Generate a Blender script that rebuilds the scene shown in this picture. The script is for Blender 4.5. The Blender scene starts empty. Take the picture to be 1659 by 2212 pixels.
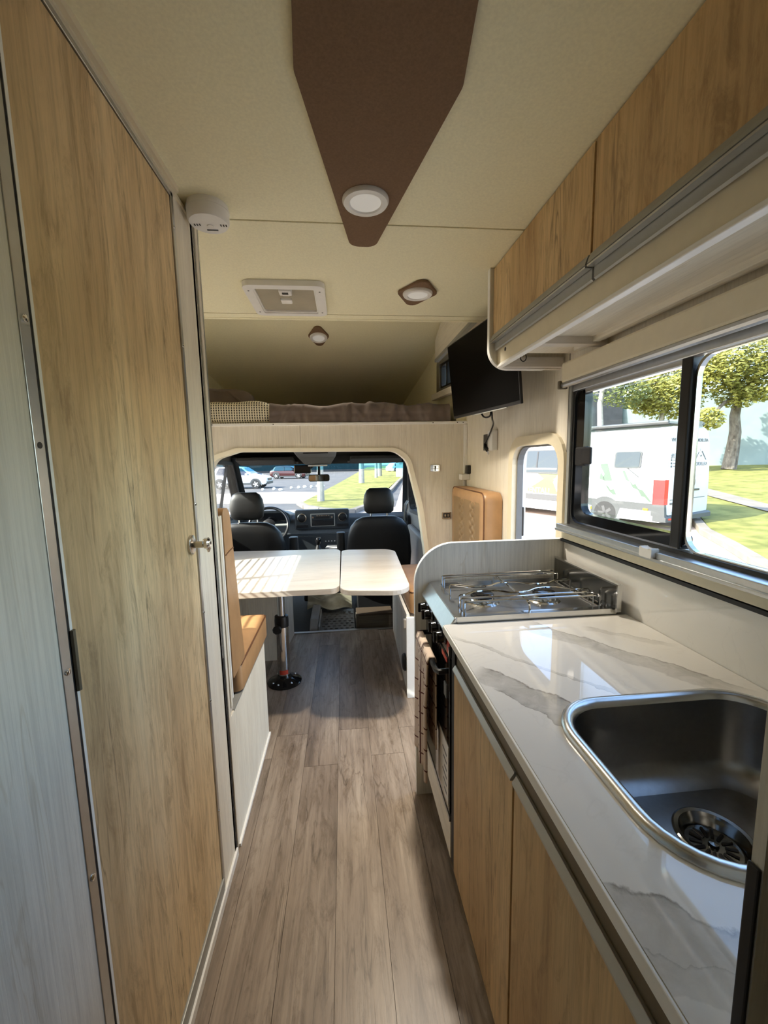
import bpy, math, random
from mathutils import Vector, Matrix
from mathutils.geometry import tessellate_polygon
random.seed(7)
PI = math.pi
SC = bpy.context.scene
COL = SC.collection

# ------------------------------------------------------------------ camera, sky, sun, exposure
EYE = Vector((0, 0, 1.353))
PIT, YAW, ROL, FPX = -0.12661, 0.09615, -0.01885, 888.7
fw = Vector((math.sin(YAW)*math.cos(PIT), math.cos(YAW)*math.cos(PIT), math.sin(PIT)))
rt = Vector((math.cos(YAW), -math.sin(YAW), 0)); up = rt.cross(fw)
r2 = math.cos(ROL)*rt + math.sin(ROL)*up
u2 = -math.sin(ROL)*rt + math.cos(ROL)*up
cd = bpy.data.cameras.new('camera'); cam = bpy.data.objects.new('camera', cd); COL.objects.link(cam)
cam.matrix_world = Matrix(((r2.x, u2.x, -fw.x, EYE.x), (r2.y, u2.y, -fw.y, EYE.y), (r2.z, u2.z, -fw.z, EYE.z), (0, 0, 0, 1)))
cd.sensor_fit = 'HORIZONTAL'; cd.sensor_width = 36; cd.lens = 36*FPX/1659; cd.clip_start = 0.02; cd.clip_end = 500
SC.camera = cam

SUN_AZ = Vector((-0.97, -0.20, 0)).normalized(); SUN_EL = math.radians(37)
SUN_STRENGTH, SKY_STRENGTH, EXPOSURE = 3.2, 0.240, 2.42
W = bpy.data.worlds.new('sky'); SC.world = W; W.use_nodes = True
nt = W.node_tree; nt.nodes.clear()
sky = nt.nodes.new('ShaderNodeTexSky'); sky.sky_type = 'NISHITA'; sky.sun_disc = False
sky.sun_elevation = SUN_EL; sky.sun_rotation = math.atan2(SUN_AZ.x, SUN_AZ.y); sky.air_density = 1.0; sky.dust_density = 1.5; sky.ozone_density = 1.0
bg = nt.nodes.new('ShaderNodeBackground'); bg.inputs['Strength'].default_value = SKY_STRENGTH
ow = nt.nodes.new('ShaderNodeOutputWorld'); nt.links.new(sky.outputs[0], bg.inputs[0]); nt.links.new(bg.outputs[0], ow.inputs[0])
sd = bpy.data.lights.new('sun', 'SUN'); sd.energy = SUN_STRENGTH; sd.angle = math.radians(0.6); sd.color = (1.0, 0.94, 0.84)
so = bpy.data.objects.new('sun', sd); COL.objects.link(so); so.location = (-8, -2, 9)
sdir = -(SUN_AZ*math.cos(SUN_EL) + Vector((0, 0, math.sin(SUN_EL))))
so.rotation_euler = sdir.to_track_quat('-Z', 'Y').to_euler()
FILL_W = 2.3  # power of the fill lights added under the switched-off ceiling lamps
SC.view_settings.view_transform = 'Standard'; SC.view_settings.look = 'None'
SC.view_settings.exposure = EXPOSURE; SC.view_settings.gamma = 1; SC.view_settings.use_curve_mapping = False
SC.cycles.max_bounces = 12; SC.cycles.diffuse_bounces = 8; SC.cycles.transparent_max_bounces = 24

# ------------------------------------------------------------------ materials
def srgb(r, g, b):
    f = lambda c: (c/255/12.92) if c/255 <= .04045 else ((c/255+.055)/1.055)**2.4
    return (f(r), f(g), f(b), 1)
def base_mat(name, col, rough=.5, metal=0., spec=.5):
    m = bpy.data.materials.new(name); m.use_nodes = True
    b = m.node_tree.nodes['Principled BSDF']
    b.inputs['Base Color'].default_value = col if len(col) == 4 else (*col, 1)
    b.inputs['Roughness'].default_value = rough; b.inputs['Metallic'].default_value = metal
    b.inputs['Specular IOR Level'].default_value = spec
    return m, m.node_tree, b
def N(t, kind, **kw):
    n = t.nodes.new(kind)
    for k, v in kw.items(): setattr(n, k, v)
    return n
def ramp(t, stops):
    r = N(t, 'ShaderNodeValToRGB'); e = r.color_ramp.elements
    while len(e) < len(stops): e.new(0.5)
    for x, (p, c) in zip(e, stops): x.position = p; x.color = c if len(c) == 4 else (*c, 1)
    return r
def coords(t, scale=(1, 1, 1), rand=True, loc=(0, 0, 0)):
    tc = N(t, 'ShaderNodeTexCoord'); mp = N(t, 'ShaderNodeMapping'); mp.inputs['Scale'].default_value = scale
    mp.inputs['Location'].default_value = loc
    if rand:
        oi = N(t, 'ShaderNodeObjectInfo'); ml = N(t, 'ShaderNodeVectorMath', operation='SCALE')
        cb = N(t, 'ShaderNodeCombineXYZ')
        for i in range(3): t.links.new(oi.outputs['Random'], cb.inputs[i])
        t.links.new(cb.outputs[0], ml.inputs[0]); ml.inputs['Scale'].default_value = 17.3
        ad = N(t, 'ShaderNodeVectorMath', operation='ADD')
        t.links.new(tc.outputs['Object'], ad.inputs[0]); t.links.new(ml.outputs[0], ad.inputs[1]); t.links.new(ad.outputs[0], mp.inputs['Vector'])
    else: t.links.new(tc.outputs['Object'], mp.inputs['Vector'])
    return mp.outputs[0]
def noise(t, v, scale, detail=4, rough=.55, dist=0):
    n = N(t, 'ShaderNodeTexNoise'); n.inputs['Scale'].default_value = scale; n.inputs['Detail'].default_value = detail
    n.inputs['Roughness'].default_value = rough; n.inputs['Distortion'].default_value = dist
    t.links.new(v, n.inputs['Vector']); return n.outputs['Fac']
def mix(t, fac, a, b, mode='MIX'):
    m = N(t, 'ShaderNodeMix', data_type='RGBA', blend_type=mode)
    for k, x in ((0, fac), (6, a), (7, b)):
        if hasattr(x, 'is_output'): t.links.new(x, m.inputs[k])
        else: m.inputs[k].default_value = x
    return m.outputs[2]
def bump(t, b, h, strength, dist=.002):
    bm = N(t, 'ShaderNodeBump'); bm.inputs['Strength'].default_value = strength; bm.inputs['Distance'].default_value = dist
    t.links.new(h, bm.inputs['Height']); t.links.new(bm.outputs[0], b.inputs['Normal'])
def wood(name, light, mid, dark, grain='Z', rough=.42, scale=1., contrast=1., rand=True, streak=.35, bumps=.15, blotch=.45, crack=.6, boards=0):
    m, t, b = base_mat(name, mid, rough)
    def sc(al, ac): return tuple(k*scale for k in {'X': (al, ac, ac), 'Y': (ac, al, ac), 'Z': (ac, ac, al)}[grain])
    n1 = noise(t, coords(t, sc(.7, 5), rand), 1.0, 6, .6, .9)
    c = ramp(t, [(.5-.24/contrast, dark), (.5, mid), (.5+.2/contrast, light)]); t.links.new(n1, c.inputs[0])
    nb = noise(t, coords(t, sc(6.5, 30), rand, (3, 1, 2)), 1.0, 8, .75, .8)
    cb = ramp(t, [(.36, (1-blotch*.55, 1-blotch*.60, 1-blotch*.66)), (.50, (1-blotch*.12,)*3), (.62, (1, 1, 1))]); t.links.new(nb, cb.inputs[0])
    o = mix(t, 1.0, c.outputs[0], cb.outputs[0], 'MULTIPLY')
    n2 = noise(t, coords(t, sc(3.0, 130), rand), 1.0, 4, .6, .4)
    c2 = ramp(t, [(.36, (1-streak,)*3), (.56, (1, 1, 1))]); t.links.new(n2, c2.inputs[0])
    o = mix(t, 1.0, o, c2.outputs[0], 'MULTIPLY')
    if crack:
        n3 = noise(t, coords(t, sc(.8, 11), rand, (3, 5, 7)), 1.3, 3, .5, 1.6); k = 1-crack
        c3 = ramp(t, [(.486, (1, 1, 1)), (.499, (k, k*.96, k*.9)), (.512, (1, 1, 1))]); t.links.new(n3, c3.inputs[0])
        n4 = noise(t, coords(t, sc(1.3, 7), rand, (9, 2, 4)), 1.0, 2); g4 = ramp(t, [(.50, (0, 0, 0)), (.60, (1, 1, 1))]); t.links.new(n4, g4.inputs[0])
        o = mix(t, 1.0, o, mix(t, g4.outputs[0], (1, 1, 1, 1), c3.outputs[0]), 'MULTIPLY')
    if boards:
        tc = N(t, 'ShaderNodeTexCoord'); sp_ = N(t, 'ShaderNodeSeparateXYZ'); t.links.new(tc.outputs['Object'], sp_.inputs[0])
        mu = N(t, 'ShaderNodeMath', operation='MULTIPLY'); mu.inputs[1].default_value = boards; t.links.new(sp_.outputs[1], mu.inputs[0])
        fl_ = N(t, 'ShaderNodeMath', operation='FLOOR'); t.links.new(mu.outputs[0], fl_.inputs[0])
        wn = N(t, 'ShaderNodeTexWhiteNoise', noise_dimensions='1D'); t.links.new(fl_.outputs[0], wn.inputs['W'])
        cw = ramp(t, [(0, (.84, .82, .79)), (1, (1, 1, 1))]); t.links.new(wn.outputs['Value'], cw.inputs[0])
        o = mix(t, 1.0, o, cw.outputs[0], 'MULTIPLY')
    t.links.new(o, b.inputs['Base Color']); bump(t, b, n2, bumps)
    return m
def plain(name, col, rough=.5, metal=0., var=.06, scale=30, bumps=0., spec=.5):
    m, t, b = base_mat(name, col, rough, metal, spec)
    v = coords(t); n = noise(t, v, scale, 3)
    c = ramp(t, [(.3, tuple(x*(1-var) for x in col[:3])), (.7, tuple(min(1, x*(1+var)) for x in col[:3]))]); t.links.new(n, c.inputs[0])
    t.links.new(c.outputs[0], b.inputs['Base Color'])
    if bumps: bump(t, b, n, bumps)
    return m
def glass(name, tint=(.93, .96, .95), refl=.06, rough=.0):
    m = bpy.data.materials.new(name); m.use_nodes = True; t = m.node_tree; t.nodes.clear()
    tr = N(t, 'ShaderNodeBsdfTransparent'); tr.inputs[0].default_value = (*tint, 1)
    gl = N(t, 'ShaderNodeBsdfGlossy'); gl.inputs['Roughness'].default_value = rough
    fr = N(t, 'ShaderNodeLayerWeight'); fr.inputs['Blend'].default_value = .12
    mu = N(t, 'ShaderNodeMath', operation='MULTIPLY_ADD'); mu.inputs[1].default_value = .5; mu.inputs[2].default_value = refl*.3
    t.links.new(fr.outputs['Fresnel'], mu.inputs[0])
    mx = N(t, 'ShaderNodeMixShader'); t.links.new(mu.outputs[0], mx.inputs[0]); t.links.new(tr.outputs[0], mx.inputs[1]); t.links.new(gl.outputs[0], mx.inputs[2])
    o = N(t, 'ShaderNodeOutputMaterial'); t.links.new(mx.outputs[0], o.inputs[0]); return m
def emit(name, col, s):
    m, t, b = base_mat(name, col, .4); b.inputs['Emission Color'].default_value = col; b.inputs['Emission Strength'].default_value = s; return m

M = {}
M['oak'] = wood('oak_door_wood', srgb(246, 222, 178), srgb(234, 206, 160), srgb(204, 172, 128), 'Z', .5, 1.0, .9, streak=.16, blotch=.62, crack=.55, boards=7.3)
M['oak_low'] = wood('oak_cabinet_wood', srgb(230, 200, 152), srgb(214, 180, 130), srgb(180, 144, 98), 'Z', .48, .9, .9, streak=.16, blotch=.62, crack=.55, boards=9.1)
M['white_wood'] = wood('whitewashed_wood', srgb(240, 234, 220), srgb(233, 226, 210), srgb(216, 206, 188), 'Z', .5, 1.2, .8, streak=.10, bumps=.3, blotch=.12, crack=.12)
M['white_wood_y'] = wood('whitewashed_wood_long', srgb(240, 234, 220), srgb(233, 226, 210), srgb(216, 206, 188), 'Y', .5, 1.2, .8, streak=.10, bumps=.2, blotch=.12, crack=.12)
M['white_wood_x'] = wood('whitewashed_wood_cross', srgb(222, 214, 204), srgb(212, 204, 193), srgb(194, 184, 172), 'X', .33, 1.2, .8, streak=.08, bumps=.1, blotch=.12, crack=.12)
M['grey_wood'] = wood('pale_grey_wood', srgb(236, 233, 224), srgb(226, 223, 212), srgb(204, 200, 188), 'Z', .5, 1.0, .9, streak=.14, bumps=.4, blotch=.12, crack=.12)
M['floor'] = wood('grey_oak_vinyl', srgb(180, 165, 148), srgb(150, 134, 118), srgb(98, 83, 69), 'Y', .36, .9, 1.0, streak=.2, blotch=.75, crack=.5)
M['joint'] = plain('dark_joint', (.06, .05, .04), .9)
M['ceiling'] = plain('beige_ceiling_vinyl', srgb(237, 231, 198), .75, var=.05, scale=160, bumps=.12)
M['ceil_gap'] = plain('brown_seam', srgb(90, 68, 40), .8)
M['brown'] = plain('brown_felt', srgb(118, 92, 68), .85, var=.12, scale=220, bumps=.2)
M['alu'] = plain('brushed_aluminium', (.55, .56, .56), .34, 1., .04, 60)
M['alu_grey'] = plain('anodised_grey_rail', (.36, .365, .34), .42, .35, .03, 60)
M['alu_dark'] = plain('bronze_rail', (.17, .14, .095), .45, .4, .05, 60)
M['wheel_dk'] = plain('dark_wheel_cover', (.05, .05, .052), .5)
M['steel_dk'] = plain('dark_polished_steel', (.22, .22, .21), .15, 1., .03)
M['steel_rim'] = plain('satin_steel_rim', (.58, .58, .57), .27, 1., .03, 40)
M['steel'] = plain('stainless_steel', (.60, .60, .59), .16, 1., .04, 40)
M['steel_sink'] = plain('satin_sink_steel', (.30, .30, .30), .30, 1., .05, 90)
M['hob'] = plain('satin_hob_steel', (.36, .36, .355), .30, 1., .04, 40)
M['chrome'] = plain('chrome', (.75, .75, .75), .07, 1., .01)
M['nickel'] = plain('satin_nickel', (.50, .47, .43), .25, 1., .03)
M['black'] = plain('black_plastic', (.012, .012, .013), .35, var=.1)
M['black_rub'] = plain('black_rubber', (.012, .012, .014), .6, var=.1)
M['blackgloss'] = plain('gloss_black_enamel', (.008, .008, .009), .08, var=.1)
M['white'] = plain('white_plastic', (.80, .79, .76), .4, var=.02)
M['cream'] = plain('cream_plastic', srgb(222, 212, 186), .5, var=.03)
M['white_edge'] = plain('white_edge_banding', (.86, .85, .81), .4, var=.02)
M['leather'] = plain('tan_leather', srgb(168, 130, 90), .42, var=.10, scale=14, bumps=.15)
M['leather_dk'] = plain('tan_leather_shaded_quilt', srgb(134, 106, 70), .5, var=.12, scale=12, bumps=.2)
M['piping'] = plain('dark_piping', srgb(96, 60, 34), .5)
M['seat_black'] = plain('black_seat_vinyl', (.0065, .0065, .007), .5, var=.15, scale=40, bumps=.1)
M['dash'] = plain('dark_dashboard', (.026, .032, .038), .5, var=.1, scale=60)
M['dash_top'] = plain('grey_dashboard_top', (.065, .078, .09), .6, var=.1, scale=60)
M['headliner'] = plain('dark_headliner', (.028, .028, .027), .85, var=.1)
M['greyplastic'] = plain('grey_cab_trim', (.16, .16, .155), .6, var=.06)
M['glass'] = glass('clear_glass')
M['glass_ws'] = glass('windscreen_glass', (.86, .92, .92), .06)
M['glass_band'] = glass('blue_sunband_glass', (.22, .55, .66), .05)
M['glass_dark'] = glass('tinted_glass', (.12, .15, .16), .25)
M['hatch'] = plain('frosted_hatch_dome', srgb(168, 160, 140), .4, var=.08, scale=9)
M['diffuser'] = emit('lamp_diffuser', (.85, .85, .82, 1), .03)
M['tv'] = plain('tv_screen_black', (.002, .002, .002), .4, var=.0, spec=.08)
M['red'] = plain('red_sticker', (.6, .06, .03), .5)
M['paper'] = plain('paper_label', (.70, .67, .62), .7, var=.06, scale=60)
M['ink'] = plain('dark_print', (.08, .08, .08), .7)
M['mirror'] = plain('mirror_glass', (.5, .52, .54), .03, 1., 0)
M['mat_rubber'] = plain('patterned_rubber_mat', (.09, .09, .085), .45, var=.3, scale=60, bumps=.6)
M['foil'] = plain('crumpled_cover', (.20, .19, .14), .22, .2, .3, 9, bumps=.5)

def marble():
    m, t, b = base_mat('white_marble_laminate', (.7, .68, .64), .03, 0., .9)
    v = coords(t, (1, 1, 1), False)
    def math_(op, a, b_=None, c_=None):
        n = N(t, 'ShaderNodeMath', operation=op)
        for k, x in enumerate((a, b_, c_)):
            if x is None: continue
            if hasattr(x, 'is_output'): t.links.new(x, n.inputs[k])
            else: n.inputs[k].default_value = x
        return n.outputs[0]
    w1_ = math_('MULTIPLY_ADD', noise(t, v, 7, 4, .55), .075, -.0375); w2_ = math_('MULTIPLY_ADD', noise(t, v, 34, 5, .65), .022, -.011)
    wob = math_('ADD', w1_, w2_); inner = noise(t, v, 26, 6, .65, .6)
    total = None
    # natural stone veins: start, end, side they fade to, width, strength, line strength
    for (x0, y0), (x1, y1), side, wd, st, ls in (((.27, 1.045), (.56, .70), 1, .012, .55, .85), ((.30, .878), (.49, .64), -1, .055, .75, .9), ((.30, .79), (.41, .59), 1, .030, .75, .8), ((.53, 1.12), (.83, .70), -1, .060, .65, .8),
                                             ((.66, 1.06), (.84, .92), -1, .02, .35, .5), ((.27, .385), (.42, .30), -1, .05, .62, .8), ((.27, .325), (.38, .27), -1, .03, .5, .6), ((.82, .55), (.845, .28), -1, .03, .4, .6)):
        d = Vector((x1-x0, y1-y0, 0)); L = d.length; d.normalize(); n_ = Vector((-d.y, d.x, 0))*side
        sub = N(t, 'ShaderNodeVectorMath', operation='SUBTRACT'); t.links.new(v, sub.inputs[0]); sub.inputs[1].default_value = (x0, y0, 0)
        def dot(w):
            q = N(t, 'ShaderNodeVectorMath', operation='DOT_PRODUCT'); t.links.new(sub.outputs[0], q.inputs[0]); q.inputs[1].default_value = tuple(w); return q.outputs['Value']
        sd_ = math_('ADD', dot(n_), wob); u = math_('DIVIDE', sd_, wd)
        r = ramp(t, [(.0, (0, 0, 0)), (.22, (0, 0, 0)), (.25, (ls,)*3), (.29, (st*.75,)*3), (.55, (st*.6,)*3), (.78, (st*.5,)*3), (.82, (0, 0, 0))])
        t.links.new(math_('MULTIPLY_ADD', u, .5, .25), r.inputs[0])
        al = ramp(t, [(.0, (0, 0, 0)), (.10, (1, 1, 1)), (.85, (1, 1, 1)), (1, (0, 0, 0))]); t.links.new(math_('DIVIDE', dot(d), L), al.inputs[0])
        f = math_('MULTIPLY', r.outputs[0], al.outputs[0])
        total = f if total is None else math_('MAXIMUM', total, f)
    tex = ramp(t, [(.3, (.45,)*3), (.62, (1, 1, 1))]); t.links.new(inner, tex.inputs[0])
    total = math_('MULTIPLY', total, tex.outputs[0])
    nn = noise(t, v, 3.1, 7, .5, 1.4); rf = ramp(t, [(.492, (0, 0, 0)), (.5, (.05,)*3), (.508, (0, 0, 0))]); t.links.new(nn, rf.inputs[0])
    total = math_('MAXIMUM', total, rf.outputs[0])
    o = mix(t, total, srgb(226, 223, 216), srgb(112, 106, 97)); t.links.new(o, b.inputs['Base Color']); return m
M['marble'] = marble()
def checks(name, c1, c2, s, rough=.85):
    m, t, b = base_mat(name, c1, rough); v = coords(t, (1, 1, 1), False)
    sep = N(t, 'ShaderNodeSeparateXYZ'); t.links.new(v, sep.inputs[0])
    def stripe(sock):
        a = N(t, 'ShaderNodeMath', operation='MULTIPLY'); a.inputs[1].default_value = s; t.links.new(sock, a.inputs[0])
        f = N(t, 'ShaderNodeMath', operation='FRACT'); t.links.new(a.outputs[0], f.inputs[0])
        g = N(t, 'ShaderNodeMath', operation='GREATER_THAN'); g.inputs[1].default_value = .5; t.links.new(f.outputs[0], g.inputs[0]); return g.outputs[0]
    a, c = stripe(sep.outputs[0]), stripe(sep.outputs[2])
    p = N(t, 'ShaderNodeMath', operation='MULTIPLY'); t.links.new(a, p.inputs[0]); t.links.new(c, p.inputs[1])
    q = N(t, 'ShaderNodeMath', operation='MULTIPLY_ADD'); t.links.new(a, q.inputs[0]); q.inputs[1].default_value = .3; t.links.new(p.outputs[0], q.inputs[2])
    t.links.new(mix(t, q.outputs[0], c1, c2), b.inputs['Base Color']); return m
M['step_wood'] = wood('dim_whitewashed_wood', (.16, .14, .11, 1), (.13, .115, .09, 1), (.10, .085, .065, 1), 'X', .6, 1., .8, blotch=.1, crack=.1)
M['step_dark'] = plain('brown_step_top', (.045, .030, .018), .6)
M['trim_white'] = plain('ivory_opening_trim', srgb(240, 233, 212), .45, var=.02)
M['gingham'] = checks('black_and_cream_check', srgb(224, 216, 190), srgb(40, 36, 30), 62)
M['duvet'] = plain('taupe_duvet', srgb(116, 104, 97), .9, var=.08, scale=12, bumps=.2)
M['sheet'] = plain('pale_sheet', srgb(206, 198, 184), .9)
def towel_mat():
    m, t, b = base_mat('checked_terry_towel', srgb(196, 176, 158), .95); v = coords(t, (1, 1, 1), False)
    sep = N(t, 'ShaderNodeSeparateXYZ'); t.links.new(v, sep.inputs[0])
    def line(sock, s, w):
        a = N(t, 'ShaderNodeMath', operation='MULTIPLY'); a.inputs[1].default_value = s; t.links.new(sock, a.inputs[0])
        f = N(t, 'ShaderNodeMath', operation='FRACT'); t.links.new(a.outputs[0], f.inputs[0])
        g = N(t, 'ShaderNodeMath', operation='LESS_THAN'); g.inputs[1].default_value = w; t.links.new(f.outputs[0], g.inputs[0]); return g.outputs[0]
    a, c, d = line(sep.outputs[1], 9, .06), line(sep.outputs[2], 13, .07), line(sep.outputs[2], 40, .55)
    e = N(t, 'ShaderNodeMath', operation='MULTIPLY'); t.links.new(line(sep.outputs[1], 22, .09), e.inputs[0]); t.links.new(d, e.inputs[1])
    g = N(t, 'ShaderNodeMath', operation='MAXIMUM'); t.links.new(a, g.inputs[0]); t.links.new(c, g.inputs[1])
    h = N(t, 'ShaderNodeMath', operation='MAXIMUM'); t.links.new(g.outputs[0], h.inputs[0]); t.links.new(e.outputs[0], h.inputs[1])
    t.links.new(mix(t, h.outputs[0], srgb(200, 180, 162), srgb(88, 50, 44)), b.inputs['Base Color'])
    bump(t, b, noise(t, v, 260, 2), .5); return m
M['towel'] = towel_mat()
# outdoors
def ground_mat(name, a, bcol, scale, rough=.9, bumps=.3, stretch=(1, 1, 1)):
    m, t, b = base_mat(name, a, rough, spec=.2); v = coords(t, stretch, False)
    n = noise(t, v, scale, 8, .65); c = ramp(t, [(.32, a), (.68, bcol)]); t.links.new(n, c.inputs[0])
    t.links.new(c.outputs[0], b.inputs['Base Color']); bump(t, b, n, bumps, .02); return m
M['grass'] = ground_mat('lawn_grass', srgb(84, 86, 38), srgb(134, 130, 70), 1.6)
M['asphalt'] = ground_mat('asphalt', srgb(76, 75, 75), srgb(94, 91, 88), 1.2)
M['paving'] = ground_mat('pale_pink_paving', srgb(180, 160, 146), srgb(200, 182, 166), .6)
M['concrete'] = ground_mat('concrete', srgb(108, 101, 92), srgb(128, 120, 109), 2)
M['housewall'] = ground_mat('pale_teal_render', srgb(112, 126, 127), srgb(124, 138, 137), .8)
M['darkroof'] = ground_mat('dark_slate_roof', srgb(34, 38, 42), srgb(46, 50, 54), 2)
M['bark'] = ground_mat('grey_bark', srgb(62, 54, 48), srgb(128, 120, 110), 5, bumps=.8, stretch=(1, 1, .4))
M['limewash'] = ground_mat('limewashed_bark', srgb(140, 136, 128), srgb(164, 160, 152), 4)
def leaf_mat(name, a, bb):
    m, t, b = base_mat(name, a, .6); v = coords(t, (1, 1, 1), False); n = noise(t, v, 3.5, 3)
    c = ramp(t, [(.35, a), (.65, bb)]); t.links.new(n, c.inputs[0]); t.links.new(c.outputs[0], b.inputs['Base Color'])
    tl = N(t, 'ShaderNodeBsdfTranslucent'); t.links.new(c.outputs[0], tl.inputs[0]); ad = N(t, 'ShaderNodeMixShader'); ad.inputs[0].default_value = .4
    o = t.nodes['Material Output']; t.links.new(b.outputs[0], ad.inputs[1]); t.links.new(tl.outputs[0], ad.inputs[2]); t.links.new(ad.outputs[0], o.inputs[0]); return m
M['leaf'] = leaf_mat('yellow_green_leaves', srgb(122, 124, 54), srgb(178, 172, 92))
M['leaf_dk'] = leaf_mat('mid_green_leaves', srgb(88, 98, 54), srgb(130, 136, 76))
M['van_white'] = plain('white_van_paint', (.50, .515, .53), .3, var=.01, spec=.5)
M['car_silver'] = plain('pale_silver_car_paint', (.66, .68, .72), .25, var=.01, spec=.6)
M['car_red'] = plain('dark_red_car_paint', (.05, .012, .012), .3, var=.05)
M['car_dark'] = plain('dark_blue_car_paint', (.03, .035, .05), .25, var=.05)
M['tyre'] = plain('tyre_rubber', (.02, .02, .02), .8)
M['rim'] = plain('alloy_wheel', (.6, .6, .62), .35, .6)
M['car_glass'] = plain('dark_vehicle_glass', (.016, .022, .026), .06, var=.05)
M['rail_light'] = plain('satin_light_rail', (.50, .49, .45), .4, .3, .02)
M['taillight'] = plain('red_tail_light', (.72, .02, .02), .15)
M['amber'] = plain('amber_marker', (.9, .45, .02), .2)
M['van_band'] = plain('grey_lower_cladding', (.045, .048, .049), .55)
M['decal_green'] = plain('green_mountain_print', (.050, .078, .054), .5)
M['decal_olive'] = plain('olive_mountain_print', (.085, .10, .045), .5)

# ------------------------------------------------------------------ mesh helpers
class MB:
    def __init__(s): s.v = []; s.f = []
    def add(s, vs, fs):
        k = len(s.v); s.v += [tuple(p) for p in vs]; s.f += [tuple(i+k for i in f) for f in fs]; return s
    def box(s, x0, x1, y0, y1, z0, z1):
        return s.add([(x0, y0, z0), (x1, y0, z0), (x1, y1, z0), (x0, y1, z0), (x0, y0, z1), (x1, y0, z1), (x1, y1, z1), (x0, y1, z1)],
                     [(0, 3, 2, 1), (4, 5, 6, 7), (0, 1, 5, 4), (1, 2, 6, 5), (2, 3, 7, 6), (3, 0, 4, 7)])
    def plate(s, outer, a, b, axis='z', holes=()):
        mp = {'x': lambda p, t: (t, p[0], p[1]), 'y': lambda p, t: (p[0], t, p[1]), 'z': lambda p, t: (p[0], p[1], t)}[axis]
        loops = [list(outer)] + [list(h) for h in holes]; flat = [p for l in loops for p in l]
        tris = tessellate_polygon([[Vector((p[0], p[1], 0)) for p in l] for l in loops]) if (holes or len(outer) > 4) else None
        n = len(flat); vs = [mp(p, a) for p in flat] + [mp(p, b) for p in flat]; fs = []
        if holes or len(outer) > 4:
            if not holes and convex(outer): fs += [tuple(range(n)), tuple(range(2*n-1, n-1, -1))]
            else:
                for t in tris: fs += [tuple(t), tuple(i+n for i in reversed(t))]
        else: fs += [tuple(range(n)), tuple(range(2*n-1, n-1, -1))]
        k = 0
        for l in loops:
            m = len(l)
            for i in range(m): j = (i+1) % m; fs.append((k+i, k+j, n+k+j, n+k+i))
            k += m
        return s.add(vs, fs)
    def ring(s, outer, inner, a, b, axis='z'): return s.plate(outer, a, b, axis, [inner])
    def lathe(s, prof, c=(0, 0, 0), axis='z', n=28, cap=True):
        vs = []; fs = []
        for r, h in prof:
            for i in range(n):
                t = 2*PI*i/n; p = (r*math.cos(t), r*math.sin(t), h)
                p = {'z': p, 'x': (p[2], p[0], p[1]), 'y': (p[1], p[2], p[0])}[axis]
                vs.append((c[0]+p[0], c[1]+p[1], c[2]+p[2]))
        for k in range(len(prof)-1):
            for i in range(n): j = (i+1) % n; fs.append((k*n+i, k*n+j, (k+1)*n+j, (k+1)*n+i))
        if cap: fs += [tuple(range(n-1, -1, -1)), tuple((len(prof)-1)*n+i for i in range(n))]
        return s.add(vs, fs)
    def tube(s, pts, r, n=8, closed=False):
        pts = [Vector(p) for p in pts]; m = len(pts); vs = []; fs = []; prev = None
        rr_ = r if isinstance(r, (list, tuple)) else [r]*m
        for i, p in enumerate(pts):
            if closed: d = pts[(i+1) % m]-pts[i-1]
            else: d = pts[min(i+1, m-1)]-pts[max(i-1, 0)]
            d.normalize()
            if prev is None: a = d.orthogonal().normalized()
            else: a = (prev-d*prev.dot(d)).normalized()
            prev = a; b = d.cross(a)
            for k in range(n):
                t = 2*PI*k/n; vs.append(p+(a*math.cos(t)+b*math.sin(t))*rr_[i])
        for i in range(m if closed else m-1):
            j = (i+1) % m
            for k in range(n): l = (k+1) % n; fs.append((i*n+k, i*n+l, j*n+l, j*n+k))
        if not closed: fs += [tuple(range(n-1, -1, -1)), tuple((m-1)*n+k for k in range(n))]
        return s.add(vs, fs)
    def curve(s, pts, r, n=8, k=6):
        P = [Vector(p) for p in pts]; o = []
        for i in range(len(P)-1):
            a, b, c, d = P[max(i-1, 0)], P[i], P[i+1], P[min(i+2, len(P)-1)]
            for j in range(k):
                t = j/k; o.append(.5*((2*b)+(c-a)*t+(2*a-5*b+4*c-d)*t*t+(3*b-a-3*c+d)*t**3))
        return s.tube(o+[P[-1]], r, n)
    def loft(s, loops, caps=True):
        n = len(loops[0]); k0 = len(s.v); vs = [p for l in loops for p in l]; fs = []
        for k in range(len(loops)-1):
            for i in range(n): j = (i+1) % n; fs.append((k*n+i, k*n+j, (k+1)*n+j, (k+1)*n+i))
        if caps: fs += [tuple(range(n-1, -1, -1)), tuple((len(loops)-1)*n+i for i in range(n))]
        return s.add(vs, fs)
    def grid(s, fn, nu, nv):
        vs = [fn(i/nu, j/nv) for i in range(nu+1) for j in range(nv+1)]; fs = []
        for i in range(nu):
            for j in range(nv): a = i*(nv+1)+j; fs.append((a, a+1, a+nv+2, a+nv+1))
        return s.add(vs, fs)
    def pillow(s, c, size, ex=.45, n=14):
        def sg(w, e): return math.copysign(abs(w)**e, w)
        vs = []; fs = []; m = n*2
        for i in range(n+1):
            a = -PI/2+PI*i/n
            for j in range(m):
                b = 2*PI*j/m
                vs.append((c[0]+size[0]/2*sg(math.cos(a), ex)*sg(math.cos(b), ex), c[1]+size[1]/2*sg(math.cos(a), ex)*sg(math.sin(b), ex), c[2]+size[2]/2*sg(math.sin(a), ex)))
        for i in range(n):
            for j in range(m): k = (j+1) % m; fs.append((i*m+j, i*m+k, (i+1)*m+k, (i+1)*m+j))
        return s.add(vs, fs)
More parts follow.
